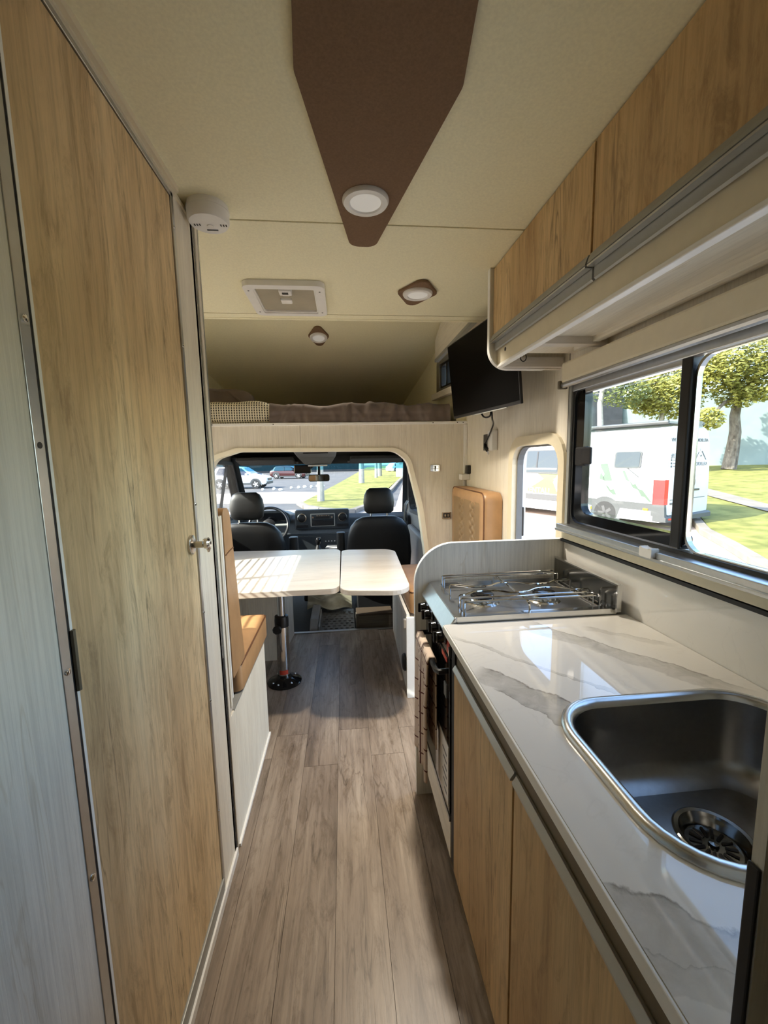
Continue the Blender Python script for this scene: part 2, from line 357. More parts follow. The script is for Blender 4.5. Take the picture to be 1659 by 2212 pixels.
def convex(p):
    sg = 0; n = len(p)
    for i in range(n):
        a, b, c = p[i], p[(i+1) % n], p[(i+2) % n]; x = (b[0]-a[0])*(c[1]-b[1])-(b[1]-a[1])*(c[0]-b[0])
        if abs(x) < 1e-12: continue
        if sg == 0: sg = 1 if x > 0 else -1
        elif (x > 0) != (sg > 0): return False
    return True
def rr(x0, x1, y0, y1, r, n=6):
    if not isinstance(r, (list, tuple)): r = [r]*4
    o = []
    for (cx, cy, a0), q in zip(((x1, y1, 0), (x0, y1, 90), (x0, y0, 180), (x1, y0, 270)), r):
        ccx = cx-q if cx == x1 else cx+q; ccy = cy-q if cy == y1 else cy+q
        if q <= 1e-6: o.append((cx, cy)); continue
        for k in range(n+1): t = math.radians(a0+90*k/n); o.append((ccx+q*math.cos(t), ccy+q*math.sin(t)))
    return o
def rpoly(pts, r, n=5):
    o = []; m = len(pts)
    if not isinstance(r, (list, tuple)): r = [r]*m
    for i in range(m):
        p = Vector(pts[i]); a = Vector(pts[i-1])-p; b = Vector(pts[(i+1) % m])-p; q = r[i]
        la, lb = a.length, b.length; a.normalize(); b.normalize(); ang = a.angle(b)
        if q <= 0 or ang > PI-.02: o.append((p.x, p.y)); continue
        d = min(q/math.tan(ang/2), la*.49, lb*.49); q = d*math.tan(ang/2)
        c = p+(a+b).normalized()*(q/math.sin(ang/2)); s0 = p+a*d-c; s1 = p+b*d-c
        t0 = math.atan2(s0.y, s0.x); dt = (math.atan2(s1.y, s1.x)-t0+PI) % (2*PI)-PI
        for k in range(n+1): t = t0+dt*k/n; o.append((c.x+q*math.cos(t), c.y+q*math.sin(t)))
    return o
def obj(name, mb, m, parent=None, bevel=0, smooth=False, seg=2, ang=35):
    me = bpy.data.meshes.new(name); me.from_pydata(mb.v, [], mb.f); me.materials.append(M[m] if isinstance(m, str) else m)
    import bmesh
    b = bmesh.new(); b.from_mesh(me); bmesh.ops.recalc_face_normals(b, faces=b.faces); b.to_mesh(me); b.free()
    if smooth: me.shade_smooth(); me.set_sharp_from_angle(angle=math.radians(ang))
    o = bpy.data.objects.new(name, me); COL.objects.link(o)
    if parent is not None:
        o.parent = parent; r = parent
        while r.parent is not None: r = r.parent
        if r is parent: o.location = -Vector(parent['base'])
    if bevel:
        md = o.modifiers.new('bevel', 'BEVEL'); md.width = bevel; md.segments = seg; md.limit_method = 'ANGLE'; md.angle_limit = math.radians(40)
    return o
def thing(name, label, cat, base=(0, 0, 0), group=None, kind=None):
    o = bpy.data.objects.new(name, None); COL.objects.link(o); o.empty_display_size = .05; o.location = base; o['base'] = tuple(base)
    return tag(o, label, cat, group, kind)
def tag(o, label, cat, group=None, kind=None):
    o['label'] = label; o['category'] = cat
    if group: o['group'] = group
    if kind: o['kind'] = kind
    return o
def struct(name, label, cat, mb=None, m=None, base=(0, 0, 0), **kw):
    if mb is None: return thing(name, label, cat, base, None, 'structure')
    o = obj(name, mb, m, **kw); o['base'] = (0, 0, 0); return tag(o, label, cat, None, 'structure')
def copy_thing(root, loc, label):
    r = root.copy(); COL.objects.link(r); r.location = loc; r['label'] = label
    for ch in root.children:
        c = ch.copy(); COL.objects.link(c); c.parent = r
        for g in ch.children: d = g.copy(); COL.objects.link(d); d.parent = c
    return r
def text(name, body, size, m, parent, mw, ext=.002, align='LEFT', sx=1):
    c = bpy.data.curves.new(name, 'FONT'); c.body = body; c.size = size; c.extrude = ext; c.align_x = align; c.materials.append(M[m])
    f = bpy.data.objects.new('font', c); COL.objects.link(f); me = bpy.data.meshes.new_from_object(f); bpy.data.objects.remove(f)
    o = bpy.data.objects.new(name, me); COL.objects.link(o); o.parent = parent
    L = Matrix.Translation(-Vector(parent['base'])) if parent.parent is None else Matrix()
    o.matrix_local = L @ mw @ Matrix.Diagonal((sx, 1, 1, 1)); return o
def B(*a): return MB().box(*a)

# ================================================================== SETTING
RW, LW, FB, CZ = .86, -1.23, 2.83, 2.05
# floor: planks over a dark joint layer
fl = struct('floor', 'grey oak vinyl plank floor running down the aisle', 'floor', MB().box(-1.28, .91, -1.7, 3.17, -.06, -.004), 'joint')
pw = .152; x = -1.28; k = 0
while x < .90:
    y = -1.7 - random.random()*.5; x1 = min(x+pw, .91)
    while y < 3.165:
        L = 1.22; a, b_ = max(y, -1.7), min(y+L, 3.165)
        if b_-a > .05:
            o = obj('plank', B(x+.0006, x1-.0006, a+.0007, b_-.0007, -.006, 0), 'floor', fl)
        y += L
    x += pw; k += 1
struct('trim_1', 'aluminium threshold strip where the plank floor meets the cab', 'trim', B(-.9, .36, 3.155, 3.185, 0, .006), 'alu', bevel=.002)
# ceiling panels
ce = struct('ceiling', 'beige vinyl ceiling panels with dark seams', 'ceiling', B(-1.28, .91, -1.7, 2.17, CZ+.012, CZ+.06), 'ceil_gap')
for y0, y1 in ((-1.7, 1.321), (1.327, 2.096), (2.104, 2.172)):
    obj('ceiling_panel', B(-1.28, .91, y0, y1, CZ, CZ+.012), 'ceiling', ce, bevel=.0015)
# left wall: washroom front
wl = struct('wall_left', 'left hand washroom wall of whitewashed wood', 'wall')
obj('wall_panel', B(-.46, -.41, -1.65, .598, 0, CZ), 'grey_wood', wl)
obj('wall_panel', B(-.455, -.41, 1.182, 1.315, 0, CZ), 'white_wood', wl)
obj('wall_panel', B(-1.23, -.41, 1.30, 1.318, 0, CZ), 'white_wood_x', wl)
obj('corner_trim', B(-.42, -.4085, 1.3165, 1.3225, .0, .72), 'black_rub', wl)
obj('corner_trim', B(-.43, -.4085, 1.318, 1.324, .72, CZ), 'alu', wl)
obj('corner_trim', B(-.43, -.405, 1.324, 1.345, .02, CZ), 'white_wood', wl, bevel=.002)
obj('corner_trim', B(-.43, -.404, 1.345, 1.352, 1.18, CZ), 'alu', wl)
# door in the left wall
d1 = struct('door_1', 'warm oak washroom door in the left wall', 'door', base=(-.41, .63, 0))
obj('door_leaf', B(-.44, -.412, .632, 1.165, .075, 2.018), 'oak', d1, bevel=.0015)
obj('edge_band', B(-.44, -.4105, .626, .632, .075, 2.018), 'white_edge', d1)
obj('frame_strip', B(-.44, -.4115, .617, .626, .03, 2.03), 'black_rub', d1)
st = obj('steel_strip', B(-.44, -.4085, .598, .618, 0, CZ), 'alu', d1, bevel=.001)
for z in (.36, .715, 1.055, 1.545, 1.86):
    obj('screw', MB().lathe([(.0055, 0), (.005, .0018), (.002, .0026)], (-.4085, .608, z), 'x', 12), 'chrome', st, smooth=True)
obj('screw_hole', MB().lathe([(.0045, 0), (.0045, .0006)], (-.4085, .608, 1.381), 'x', 12), 'black', st)
fr = obj('frame_strip', B(-.44, -.409, 1.168, 1.182, .05, CZ), 'alu', d1, bevel=.001)
for z in (.3, .66, .93, 1.24, 1.66, 1.95):
    obj('screw', MB().lathe([(.004, 0), (.003, .0016)], (-.409, 1.175, z), 'x', 10), 'chrome', fr, smooth=True)
obj('frame_strip', B(-.44, -.409, .618, 1.182, 2.02, 2.04), 'alu', d1, bevel=.001)
obj('frame_strip', B(-.44, -.407, .618, 1.172, .03, .073), 'alu_grey', d1, bevel=.002)
obj('hinge', MB().tube([(-.4095, .629, 1.015), (-.4095, .629, 1.11)], .0045, 8), 'alu_dark', d1)
kb = obj('door_knob', MB().lathe([(.026, 0), (.026, .006), (.022, .008), (.009, .009), (.009, .034), (.010, .036)], (-.412, 1.125, 1.137), 'x', 24), 'nickel', d1, smooth=True)
obj('thumb_turn', MB().lathe([(.012, 0), (.0155, .004), (.0155, .012), (.010, .017), (.004, .018)], (-.378, 1.125, 1.140), 'x', 20), 'chrome', kb, smooth=True)
obj('latch_lever', MB().tube([(-.37, 1.125, 1.134), (-.368, 1.13, 1.124), (-.370, 1.134, 1.115)], [.007, .006, .003], 8), 'chrome', kb, smooth=True)
struct('trim_2', 'aluminium strip along the top of the washroom wall', 'trim', MB().box(-.43, -.395, .0-1.65, 1.185, 2.035, 2.05).box(-.41, -.404, -1.65, 1.345, 2.03, 2.04), 'cream')
struct('baseboard_left', 'white plinth strip at the foot of the washroom wall', 'baseboard', MB().box(-.41, -.402, -1.6, 1.315, 0, .03), 'white_edge', bevel=.002)
# rear of the vehicle (behind the viewpoint)
struct('wall_back', 'whitewashed rear wall behind the viewpoint', 'wall', B(-1.28, .91, -1.75, -1.7, -.06, 2.6), 'white_wood')
# outer left wall with the dinette window
wo = MB().plate([(1.30, -.4), (FB+.02, -.4), (FB+.02, 2.36), (1.30, 2.36)], LW-.05, LW, 'x', [rr(1.66, 2.62, .98, 1.47, .06)])
struct('wall_outer_left', 'left outer wall beside the dinette', 'wall', wo, 'white_wood')
w4 = struct('window_3', 'dinette window in the left outer wall', 'window', base=(LW, 2.1, .98))
obj('window_frame', MB().ring(rr(1.64, 2.64, .96, 1.49, .07), rr(1.68, 2.60, 1.0, 1.45, .05), LW-.02, LW+.012, 'x'), 'black', w4)
obj('window_mullion', B(LW-.02, LW+.006, 2.095, 2.135, 1.0, 1.45), 'black', w4)
obj('pane', B(LW-.03, LW-.026, 1.66, 2.62, .98, 1.47), 'glass', w4)
for q in range(11):
    z = 1.03+q*.038; obj('blind_slat', B(LW+.002, LW+.010, 1.69, 2.59, z, z+.007), 'white', w4)
struct('wall_outer_rear', 'left outer wall behind the washroom', 'wall', B(LW-.05, LW, -1.7, 1.30, -.06, 2.1), 'white_wood')
# right wall
RP = [(-1.7, -.06), (FB+.05, -.06), (FB+.05, 2.36), (-1.7, 2.36)]
DOORH = rpoly([(1.545, -.02), (1.545, 1.425), (2.035, 1.425), (2.035, -.02)], [.01, .10, .10, .01])
WINH = rr(.47, 1.475, 1.10, 1.60, .05)
wr = struct('wall_right', 'whitewashed wood wall on the kitchen side', 'wall', MB().plate(RP, RW, RW+.045, 'x', [DOORH, WINH]), 'white_wood')
obj('wall_joint', B(RW-.0008, RW, 1.526, 1.5285, 1.03, 1.80), 'joint', wr)
# kitchen window
w1 = struct('window_1', 'black framed sliding kitchen window over the worktop', 'window', base=(RW, .97, 1.1))
obj('window_frame', MB().ring(rr(.45, 1.497, 1.08, 1.625, .05), rr(.475, 1.462, 1.108, 1.592, .035), RW-.012, RW+.03, 'x'), 'black', w1, bevel=.003)
obj('frame_top', B(RW-.016, RW+.01, .46, 1.475, 1.586, 1.618), 'alu', w1, bevel=.003)
obj('side_guide', B(RW-.02, RW-.004, 1.474, 1.492, 1.09, 1.61), 'alu_grey', w1, bevel=.002)
obj('sash', MB().plate(rpoly([(.95, 1.112), (1.456, 1.112), (1.456, 1.588), (1.408, 1.588), (1.408, 1.146), (.95, 1.146)], [.01, .04, .04, .01, .035, .01], 6), RW-.006, RW+.022, 'x'), 'blackgloss', w1, bevel=.004)
obj('sash_top', B(RW-.006, RW+.022, .985, 1.426, 1.572, 1.588), 'alu', w1, bevel=.003)
obj('acrylic_edge', MB().ring(rr(.97, 1.412, 1.144, 1.566, .035), rr(.98, 1.400, 1.156, 1.553, .03), RW+.012, RW+.03, 'x'), 'glass', w1)
obj('pane', B(RW+.018, RW+.022, .965, 1.44, 1.13, 1.58), 'glass', w1)
obj('window_mullion', B(RW-.014, RW+.02, .953, .985, 1.11, 1.592), 'black', w1, bevel=.004)
obj('sash', MB().ring(rr(.465, .952, 1.105, 1.59, .05), rr(.472, .945, 1.112, 1.583, .045), RW-.004, RW+.010, 'x'), 'steel', w1, bevel=.004)
obj('pane', B(RW+.006, RW+.010, .47, .945, 1.11, 1.585), 'glass', w1)
ha = obj('window_latch', B(RW-.030, RW-.006, 1.360, 1.420, 1.318, 1.385), 'black_rub', w1, bevel=.006)
obj('latch_tab', B(RW-.036, RW-.026, 1.318, 1.372, 1.324, 1.382), 'black_rub', ha, bevel=.004)
sl = obj('lower_rail', MB().box(RW-.05, RW-.002, .30, 1.497, 1.078, 1.098).box(RW-.056, RW-.04, .30, 1.497, 1.072, 1.082), 'alu', w1, bevel=.003)
obj('rail_clip', MB().plate(rpoly([(.985, 1.080), (.985, 1.110), (.997, 1.104), (1.018, 1.104), (1.030, 1.110), (1.030, 1.080)], .005), RW-.062, RW-.040, 'x'), 'white', sl, bevel=.002)
obj('sill_band', B(RW-.03, RW-.002, .30, 1.50, 1.04, 1.077), 'cream', w1, bevel=.004)
obj('seal_strip', B(RW-.03, RW-.002, .30, 1.50, 1.028, 1.038), 'black_rub', w1)
bc = obj('blind_cassette', B(RW-.055, RW-.002, .30, 1.488, 1.618, 1.69), 'cream', w1, bevel=.008)
obj('blind_rail', MB().tube([(RW-.045, .30, 1.612), (RW-.045, 1.485, 1.612)], .011, 10), 'alu', bc, smooth=True)
obj('end_cap', B(RW-.062, RW-.028, 1.485, 1.499, 1.598, 1.628), 'alu_dark', bc, bevel=.003)
# entrance doorway
d2 = struct('door_2', 'open entrance doorway with a cream frame', 'door', base=(RW, 1.8, 0))
di = rpoly([(1.565, -.02), (1.565, 1.405), (2.01, 1.405), (2.01, -.02)], [.01, .09, .09, .01])
do = rpoly([(1.52, -.02), (1.52, 1.450), (2.06, 1.450), (2.06, -.02)], [.01, .12, .12, .01])
obj('door_frame', MB().ring(do, di, RW-.014, RW+.030, 'x'), 'cream', d2, bevel=.006)
obj('frame_lining', MB().ring(rpoly([(1.558, -.02), (1.558, 1.410), (2.018, 1.410), (2.018, -.02)], [.01, .09, .09, .01]), rpoly([(1.57, -.02), (1.57, 1.398), (2.0, 1.398), (2.0, -.02)], [.01, .085, .085, .01]), RW+.01, RW+.040, 'x'), 'greyplastic', d2)
obj('door_hinge_profile', B(RW+.046, RW+.062, 2.03, 2.055, -.3, 1.38), 'white', d2, bevel=.004)
obj('door_catch', B(RW+.040, RW+.052, 2.00, 2.02, .95, 1.10), 'black', d2, bevel=.004)
dl = obj('door_leaf', B(RW+.052, RW+.088, 2.06, 2.62, -.35, 1.42), 'white', d2, bevel=.01)
obj('door_lock', B(RW+.088, RW+.10, 2.45, 2.56, .55, .70), 'black', dl, bevel=.004)
# bulkhead with the cab opening
OP = [(.62, -.02), (.595, .65), (.548, 1.02), (.462, 1.365), (.375, 1.432), (-.70, 1.447), (-.85, 1.40), (-.93, 1.28), (-.955, 1.05), (-.985, .65), (-1.0, -.02)]
def inset(poly, d):
    c = Vector((sum(p[0] for p in poly)/len(poly), .75)); o = []
    for p in poly:
        v = Vector(p)-c; v = v*(1-d/max(v.length, .01)); o.append((c.x+v.x, -.02 if p[1] < 0 else c.y+v.y))
    return o
OPr = rpoly(OP, [0, .3, .4, .12, .12, .12, .1, .12, .3, .3, 0], 4)
bo = [(LW, -.02), (RW, -.02), (RW, 1.585), (LW, 1.585)]
def notch(outer_bottom, hole):  # U-shaped wall outline, open at the floor
    return [(RW, -.02), (RW, 1.59), (LW, 1.59), (LW, -.02)] + list(reversed(hole))
wf = struct('wall_front', 'whitewashed bulkhead around the cab opening', 'wall', MB().plate(notch(bo, OPr), FB, FB+.04, 'y'), 'white_wood')
ins = rpoly(inset(OP, .032), [0, .3, .4, .12, .12, .12, .1, .12, .3, .3, 0], 4)
obj('opening_trim', MB().plate(list(OPr)+list(reversed(ins)), FB-.014, FB+.075, 'y'), 'trim_white', wf, bevel=.005)
for xx in (-.28,): obj('panel_joint', B(xx, xx+.002, FB-.0006, FB, 1.47, 1.588), 'alu_dark', wf)
obj('shelf_edge', B(LW, RW-.0, FB-.014, FB+.03, 1.588, 1.606), 'white_edge', wf, bevel=.003)
for xx in (-.84, -.45, .62, .79, .83): obj('screw', MB().lathe([(.004, 0), (.003, -.002)], (xx, FB-.014, 1.597), 'y', 8), 'black', wf)
# alcove over the cab
cur = [(2.172, 2.34), (2.6, 2.33), (2.95, 2.275), (3.25, 2.185), (3.6, 2.075), (3.95, 1.985), (4.2, 1.91), (4.4, 1.80), (4.52, 1.66), (4.55, 1.55)]
def axr(y): return .80-.127*(y-2.83)
def axl(y): return -1.17+.127*(y-2.83)
ac = MB().grid(lambda u, v: (lambda i: (LW-.02+v*(RW-LW+.04), *i))(cur[round(u*9)]), 9, 4)
ac.grid(lambda u, v: (lambda i: (LW-.02+v*(RW-LW+.04), i[0]+.03, i[1]+.04))(cur[round(u*9)]), 9, 4)
struct('ceiling_alcove', 'curved beige ceiling over the cab bed', 'ceiling', ac, 'ceiling', smooth=True, ang=60)
struct('trim_3', 'beige lip where the main ceiling meets the bed alcove', 'trim', B(LW, RW+.04, 2.155, 2.176, CZ-.003, 2.36), 'ceiling', bevel=.002)
awr = MB().plate([(FB+.045, 1.60), (4.6, 1.60), (4.6, 2.4), (FB+.045, 2.4)], 0, .03, 'x', [rr(2.885, 3.18, 1.865, 2.065, .03)])
awr.v = [(axr(p[1])+p[0], p[1], p[2]) for p in awr.v]
struct('wall_alcove_right', 'beige right side wall of the bed alcove', 'wall', awr, 'ceiling')
struct('wall_alcove_join', 'short wall return beside the bed alcove', 'wall', MB().box(.79, .86, 2.845, 2.885, 1.61, 2.30), 'ceiling')
awl = MB().plate([(FB+.045, 1.60), (4.6, 1.60), (4.6, 2.4), (FB+.045, 2.4)], -.03, 0, 'x'); awl.v = [(axl(p[1])+p[0], p[1], p[2]) for p in awl.v]
struct('wall_alcove_left', 'beige left side wall of the bed alcove', 'wall', awl, 'ceiling')
struct('floor_alcove', 'bed platform above the cab', 'floor', B(LW, RW, FB+.03, 4.6, 1.52, 1.598), 'white_wood_x')
w2 = struct('window_2', 'small window beside the bed in the alcove', 'window', base=(.74, 3.0, 1.84))
def shear(mb): mb.v = [(axr(p[1])+p[0], p[1], p[2]) for p in mb.v]; return mb
obj('window_frame', shear(MB().ring(rr(2.85, 3.225, 1.84, 2.09, .03), rr(2.89, 3.165, 1.875, 2.055, .02), -.012, .03, 'x')), 'alu', w2, bevel=.003)
obj('window_sash', shear(MB().ring(rr(2.885, 3.17, 1.87, 2.06, .02), rr(2.91, 3.14, 1.89, 2.04, .02), -.004, .03, 'x')), 'black', w2)
obj('window_mullion', shear(B(-.004, .02, 3.02, 3.05, 1.88, 2.05)), 'black', w2)
obj('pane', shear(B(.02, .024, 2.885, 3.17, 1.87, 2.06)), 'glass', w2)
obj('sill', shear(B(-.05, -.012, 2.85, 3.235, 1.80, 1.845)), 'white_wood_y', w2, bevel=.003)

# ================================================================== CEILING THINGS
cpn = thing('ceiling_panel_board', 'long dark brown felt board with pointed end on the ceiling', 'ceiling board', (.085, .4, CZ))
bp = rpoly([(.045, 1.43), (.125, 1.43), (.244, .84), (.213, .60), (.20, -.6), (-.05, -.6), (-.045, .60), (-.066, .83)], [.035, .035, .05, .1, .02, .02, .1, .05], 6)
obj('board', MB().plate(bp, CZ-.012, CZ-.0005, 'z'), 'brown', cpn, bevel=.003)
def downlight(cx, cy, zc, label, power, tilt=0):
    L = thing('ceiling_lamp', label, 'lamp', (cx, cy, zc), 'round white ceiling lamps')
    obj('lamp_rim', MB().lathe([(.062, 0), (.062, -.004), (.058, -.010), (.044, -.011), (.041, -.007)], (cx, cy, zc), 'z', 40, cap=False), 'white', L, smooth=True)
    obj('diffuser', MB().lathe([(.0415, -.002), (.041, -.0075), (.030, -.0085), (.0, -.009)], (cx, cy, zc), 'z', 40, cap=False), 'diffuser', L, smooth=True)
    ld = bpy.data.lights.new('fill_light', 'AREA'); ld.shape = 'DISK'; ld.size = .08; ld.energy = power; ld.color = (1, .90, .76); ld.spread = math.radians(105)  # added fill that brightens the interior; the lamp itself is unlit
    lo = bpy.data.objects.new('fill_light', ld); COL.objects.link(lo); lo.parent = L; lo.location = (0, 0, -.013)
    return L
def diamond(name, label, pts, z0, z1, r=.03):
    t = thing(name, label, 'ceiling board', (sum(p[0] for p in pts)/4, sum(p[1] for p in pts)/4, z1))
    obj('board', MB().plate(rpoly(pts, r, 5), z0, z1, 'z'), 'brown', t, bevel=.003); return t
downlight(.081, 1.187, CZ-.012, 'white round lamp near the tip of the long brown ceiling board', FILL_W*.07)
diamond('lamp_base_board', 'small brown diamond board on the main ceiling beside the roof hatch', [(.335, 1.655), (.418, 1.80), (.325, 1.965), (.245, 1.80)], CZ-.012, CZ-.0005)
downlight(.331, 1.793, CZ-.012, 'white round lamp on the brown diamond beside the roof hatch', FILL_W*1.0)
A3 = 3.08; Z3 = 2.233
t3 = diamond('lamp_base_board', 'small dark brown diamond board on the bed alcove ceiling', [(-.145, A3-.15), (-.07, A3), (-.145, A3+.16), (-.22, A3)], Z3-.010, Z3+.004)
l3 = downlight(-.146, A3+.005, Z3-.010, 'white round lamp on the brown diamond above the bed', FILL_W*.12)
for o in (t3, l3):
    o.rotation_euler.x = -.28
# roof hatch
ht = thing('roof_hatch', 'square white framed roof hatch with frosted cover', 'hatch', (-.213, 1.89, CZ))
obj('hatch_frame', MB().ring(rr(-.372, -.052, 1.718, 2.06, .035), rr(-.335, -.092, 1.757, 2.028, .012), CZ-.022, CZ-.0005, 'z'), 'white', ht, bevel=.008, seg=3)
obj('hatch_cover', B(-.345, -.082, 1.747, 2.036, CZ-.008, CZ-.004), 'hatch', ht)
obj('inner_rim', MB().ring(rr(-.337, -.090, 1.755, 2.030, .012), rr(-.330, -.097, 1.762, 2.022, .01), CZ-.016, CZ-.006, 'z'), 'white_edge', ht)
lk = obj('hatch_handle', MB().box(-.235, -.185, 1.757, 1.80, CZ-.030, CZ-.006).box(-.225, -.195, 1.80, 1.815, CZ-.026, CZ-.010), 'white', ht, bevel=.004)
obj('lever', B(-.235, -.19, 1.815, 1.855, CZ-.042, CZ-.030), 'white', lk, bevel=.004)
obj('latch_button', B(-.222, -.198, 1.765, 1.782, CZ-.032, CZ-.029), 'black', lk)
for px, py in ((-.353, 1.775), (-.353, 2.01), (-.073, 1.775), (-.073, 2.01)): obj('screw', MB().lathe([(.004, 0), (.003, -.001)], (px, py, CZ-.022), 'z', 8), 'black', ht)
# smoke detector
sm = thing('smoke_detector', 'round white smoke detector on the ceiling by the washroom corner', 'smoke detector', (-.345, 1.285, CZ))
SX, SY = -.347, 1.262
obj('base_ring', MB().lathe([(.053, 0), (.053, -.008), (.056, -.010), (.056, -.016)], (SX, SY, CZ), 'z', 40), 'white', sm, smooth=True)
cs = obj('housing', MB().lathe([(.055, -.016), (.0545, -.038), (.050, -.046), (.0, -.047)], (SX, SY, CZ), 'z', 40, cap=False), 'white', sm, smooth=True)
obj('display_slot', B(SX-.013, SX+.017, SY+.026, SY+.0305, CZ-.0476, CZ-.046), 'black', cs)
obj('test_button', MB().lathe([(.009, -.046), (.009, -.049), (.007, -.050)], (SX+.002, SY+.008, CZ), 'z', 20), 'white', cs, smooth=True)
for dx in (-.040, -.033, -.026, .030, .037, .044):
    obj('vent_slot', B(SX+dx, SX+dx+.003, SY-.004+abs(dx)*.1, SY+.004+abs(dx)*.1, CZ-.0478, CZ-.046), 'black', cs)

# ================================================================== UPPER CABINETS
UX = .577
uc = thing('overhead_cabinet', 'oak fronted overhead cabinet row above the kitchen window', 'cabinet', (.72, .6, 1.72))
body = MB().box(UX+.022, RW-.002, -.62, 1.575, 1.80, CZ-.002)
obj('body', body, 'white_wood_y', uc)
obj('end_panel', MB().plate(rpoly([(UX-.012, CZ-.002), (UX-.012, 1.688), (RW-.004, 1.688), (RW-.004, CZ-.002)], [0, .075, .01, 0], 8), 1.578, 1.596, 'y'), 'white_wood', uc)
ebp = rpoly([(UX-.0135, CZ-.002), (UX-.0135, 1.6865), (RW-.075, 1.6865)], [0, .076, 0], 8)
obj('edge_band', MB().plate(ebp+[(p[0]+(.004 if i < 3 else .003), p[1]+.004) for i, p in reversed(list(enumerate(ebp)))], 1.576, 1.598, 'y'), 'white_edge', uc)
def up_door(y0, y1):
    d = obj('door', B(UX, UX+.018, y0+.003, y1-.003, 1.806, CZ-.006), 'oak_low', uc, bevel=.001)
    prof = [(UX-.004, 1.808), (UX+.016, 1.808), (UX+.016, 1.756), (UX+.010, 1.752), (UX+.006, 1.756), (UX+.006, 1.782), (UX-.012, 1.786), (UX-.010, 1.794)]
    obj('handle_rail', MB().plate(prof, y0+.003, y1-.003, 'y'), 'alu_grey', d)
    obj('rail_lip', B(UX-.012, UX+.004, y0+.003, y1-.003, 1.7795, 1.7835), 'alu', d)
for y0, y1 in ((.952, 1.574), (.33, .950), (-.62, .328)): up_door(y0, y1)
obj('lower_fascia', B(UX+.020, UX+.036, -.62, 1.578, 1.70, 1.79), 'cream', uc)
fc = obj('light_strip', B(UX+.018, UX+.040, -.62, 1.577, 1.692, 1.703), 'white_edge', uc, bevel=.002)
obj('cable_hole', MB().lathe([(.007, 0), (.007, -.001)], (UX+.020, 1.50, 1.742), 'x', 14), 'black', uc)
obj('underside_panel', B(UX+.036, RW-.002, -.62, 1.50, 1.728, 1.74), 'white_wood_y', uc)
obj('underside_batten', B(UX+.04, RW-.01, 1.555, 1.577, 1.692, 1.728), 'white_wood_x', uc)
obj('underside_batten', B(UX+.06, RW-.01, 1.29, 1.325, 1.705, 1.728), 'white_wood_x', uc)
obj('underside_cleat', B(RW-.06, RW-.035, -.62, 1.40, 1.712, 1.728), 'white_wood_y', uc)
obj('cable_loop', MB().tube([(UX+.075+.011*math.cos(t), 1.47, 1.706+.014*math.sin(t)) for t in [math.radians(a) for a in range(-250, 71, 20)]], .0018, 6), 'black', uc)
# alcove cabinet above the television
uc2 = thing('overhead_cabinet', 'white wood overhead cabinet above the television', 'cabinet', (.78, 2.6, 2.08))
c2 = MB().plate([(2.18, 2.07), (2.83, 2.07), (3.08, 2.075), (3.08, 2.21), (2.83, 2.31), (2.18, 2.33)], .695, .715, 'x')
obj('front_panel', c2, 'white_wood_y', uc2)
obj('bottom_panel', B(.70, .80, 2.18, 2.83, 2.062, 2.07), 'white_wood_y', uc2)
obj('handle_rail', B(.690, .72, 2.18, 3.08, 2.052, 2.074), 'alu_grey', uc2, bevel=.003)

# ================================================================== TELEVISION
tvb = Vector((.68, 2.03, 1.566)); tv = thing('television', 'black flat television angled off the right wall under the overhead cabinet', 'television', tuple(tvb))
L0, R0 = Vector((.646, 2.38, 1.578)), Vector((.727, 1.655, 1.569)); ax = (L0-R0); Ltv = ax.length; ax.normalize()
tu = (Vector((.604, 2.38, 1.965))-L0); tu = (tu-ax*tu.dot(ax)).normalized(); tn = ax.cross(tu)
if tn.x > 0: tn = -tn
def tvbox(u0, u1, v0, v1, d0, d1):
    m = MB().box(u0, u1, v0, v1, d0, d1); m.v = [tuple(R0+ax*p[0]+tu*p[1]-tn*p[2]) for p in m.v]; return m
HT = .40
obj('screen', tvbox(.006, Ltv-.006, .014, HT-.006, -.0005, .004), 'tv', tv)
obj('bezel', tvbox(0, Ltv, 0, HT, .0005, .014), 'black', tv, bevel=.003)
obj('back_housing', tvbox(.09, Ltv-.09, .04, HT-.10, .014, .05), 'black', tv, bevel=.012)
obj('bottom_strip', tvbox(.12, .48, -.004, .0, .002, .010), 'alu_grey', tv)
mbp = R0+ax*(Ltv/2)+tu*.2-tn*.05
obj('wall_arm', MB().tube([mbp, (.80, 2.05, 1.77), (RW-.004, 2.05, 1.77)], .018, 8), 'black', tv)
pc = thing('power_cable', 'black power cable with plug hanging below the television', 'cable', (.83, 2.33, 1.42))
P0 = R0+ax*.42-tn*.03
obj('cord', MB().curve([P0+Vector((.02, .10, .03)), P0+Vector((.03, .06, -.012)), P0+Vector((.04, .0, -.015)), P0+Vector((.045, -.01, .012)), P0+Vector((.05, -.01, -.03)), (.815, 2.20, 1.53), (.815, 2.27, 1.47), (.815, 2.33, 1.43)], .0045, 8), 'black', pc, smooth=True)
pg = obj('plug', MB().tube([(.815, 2.33, 1.435), (.817, 2.322, 1.41), (.822, 2.30, 1.395)], [.007, .012, .012], 8), 'black', pc, smooth=True)
for q in (-.007, .007): obj('pin', MB().tube([(.822, 2.305+q, 1.395), (.826, 2.298+q, 1.372)], .0022, 6), 'nickel', pg)

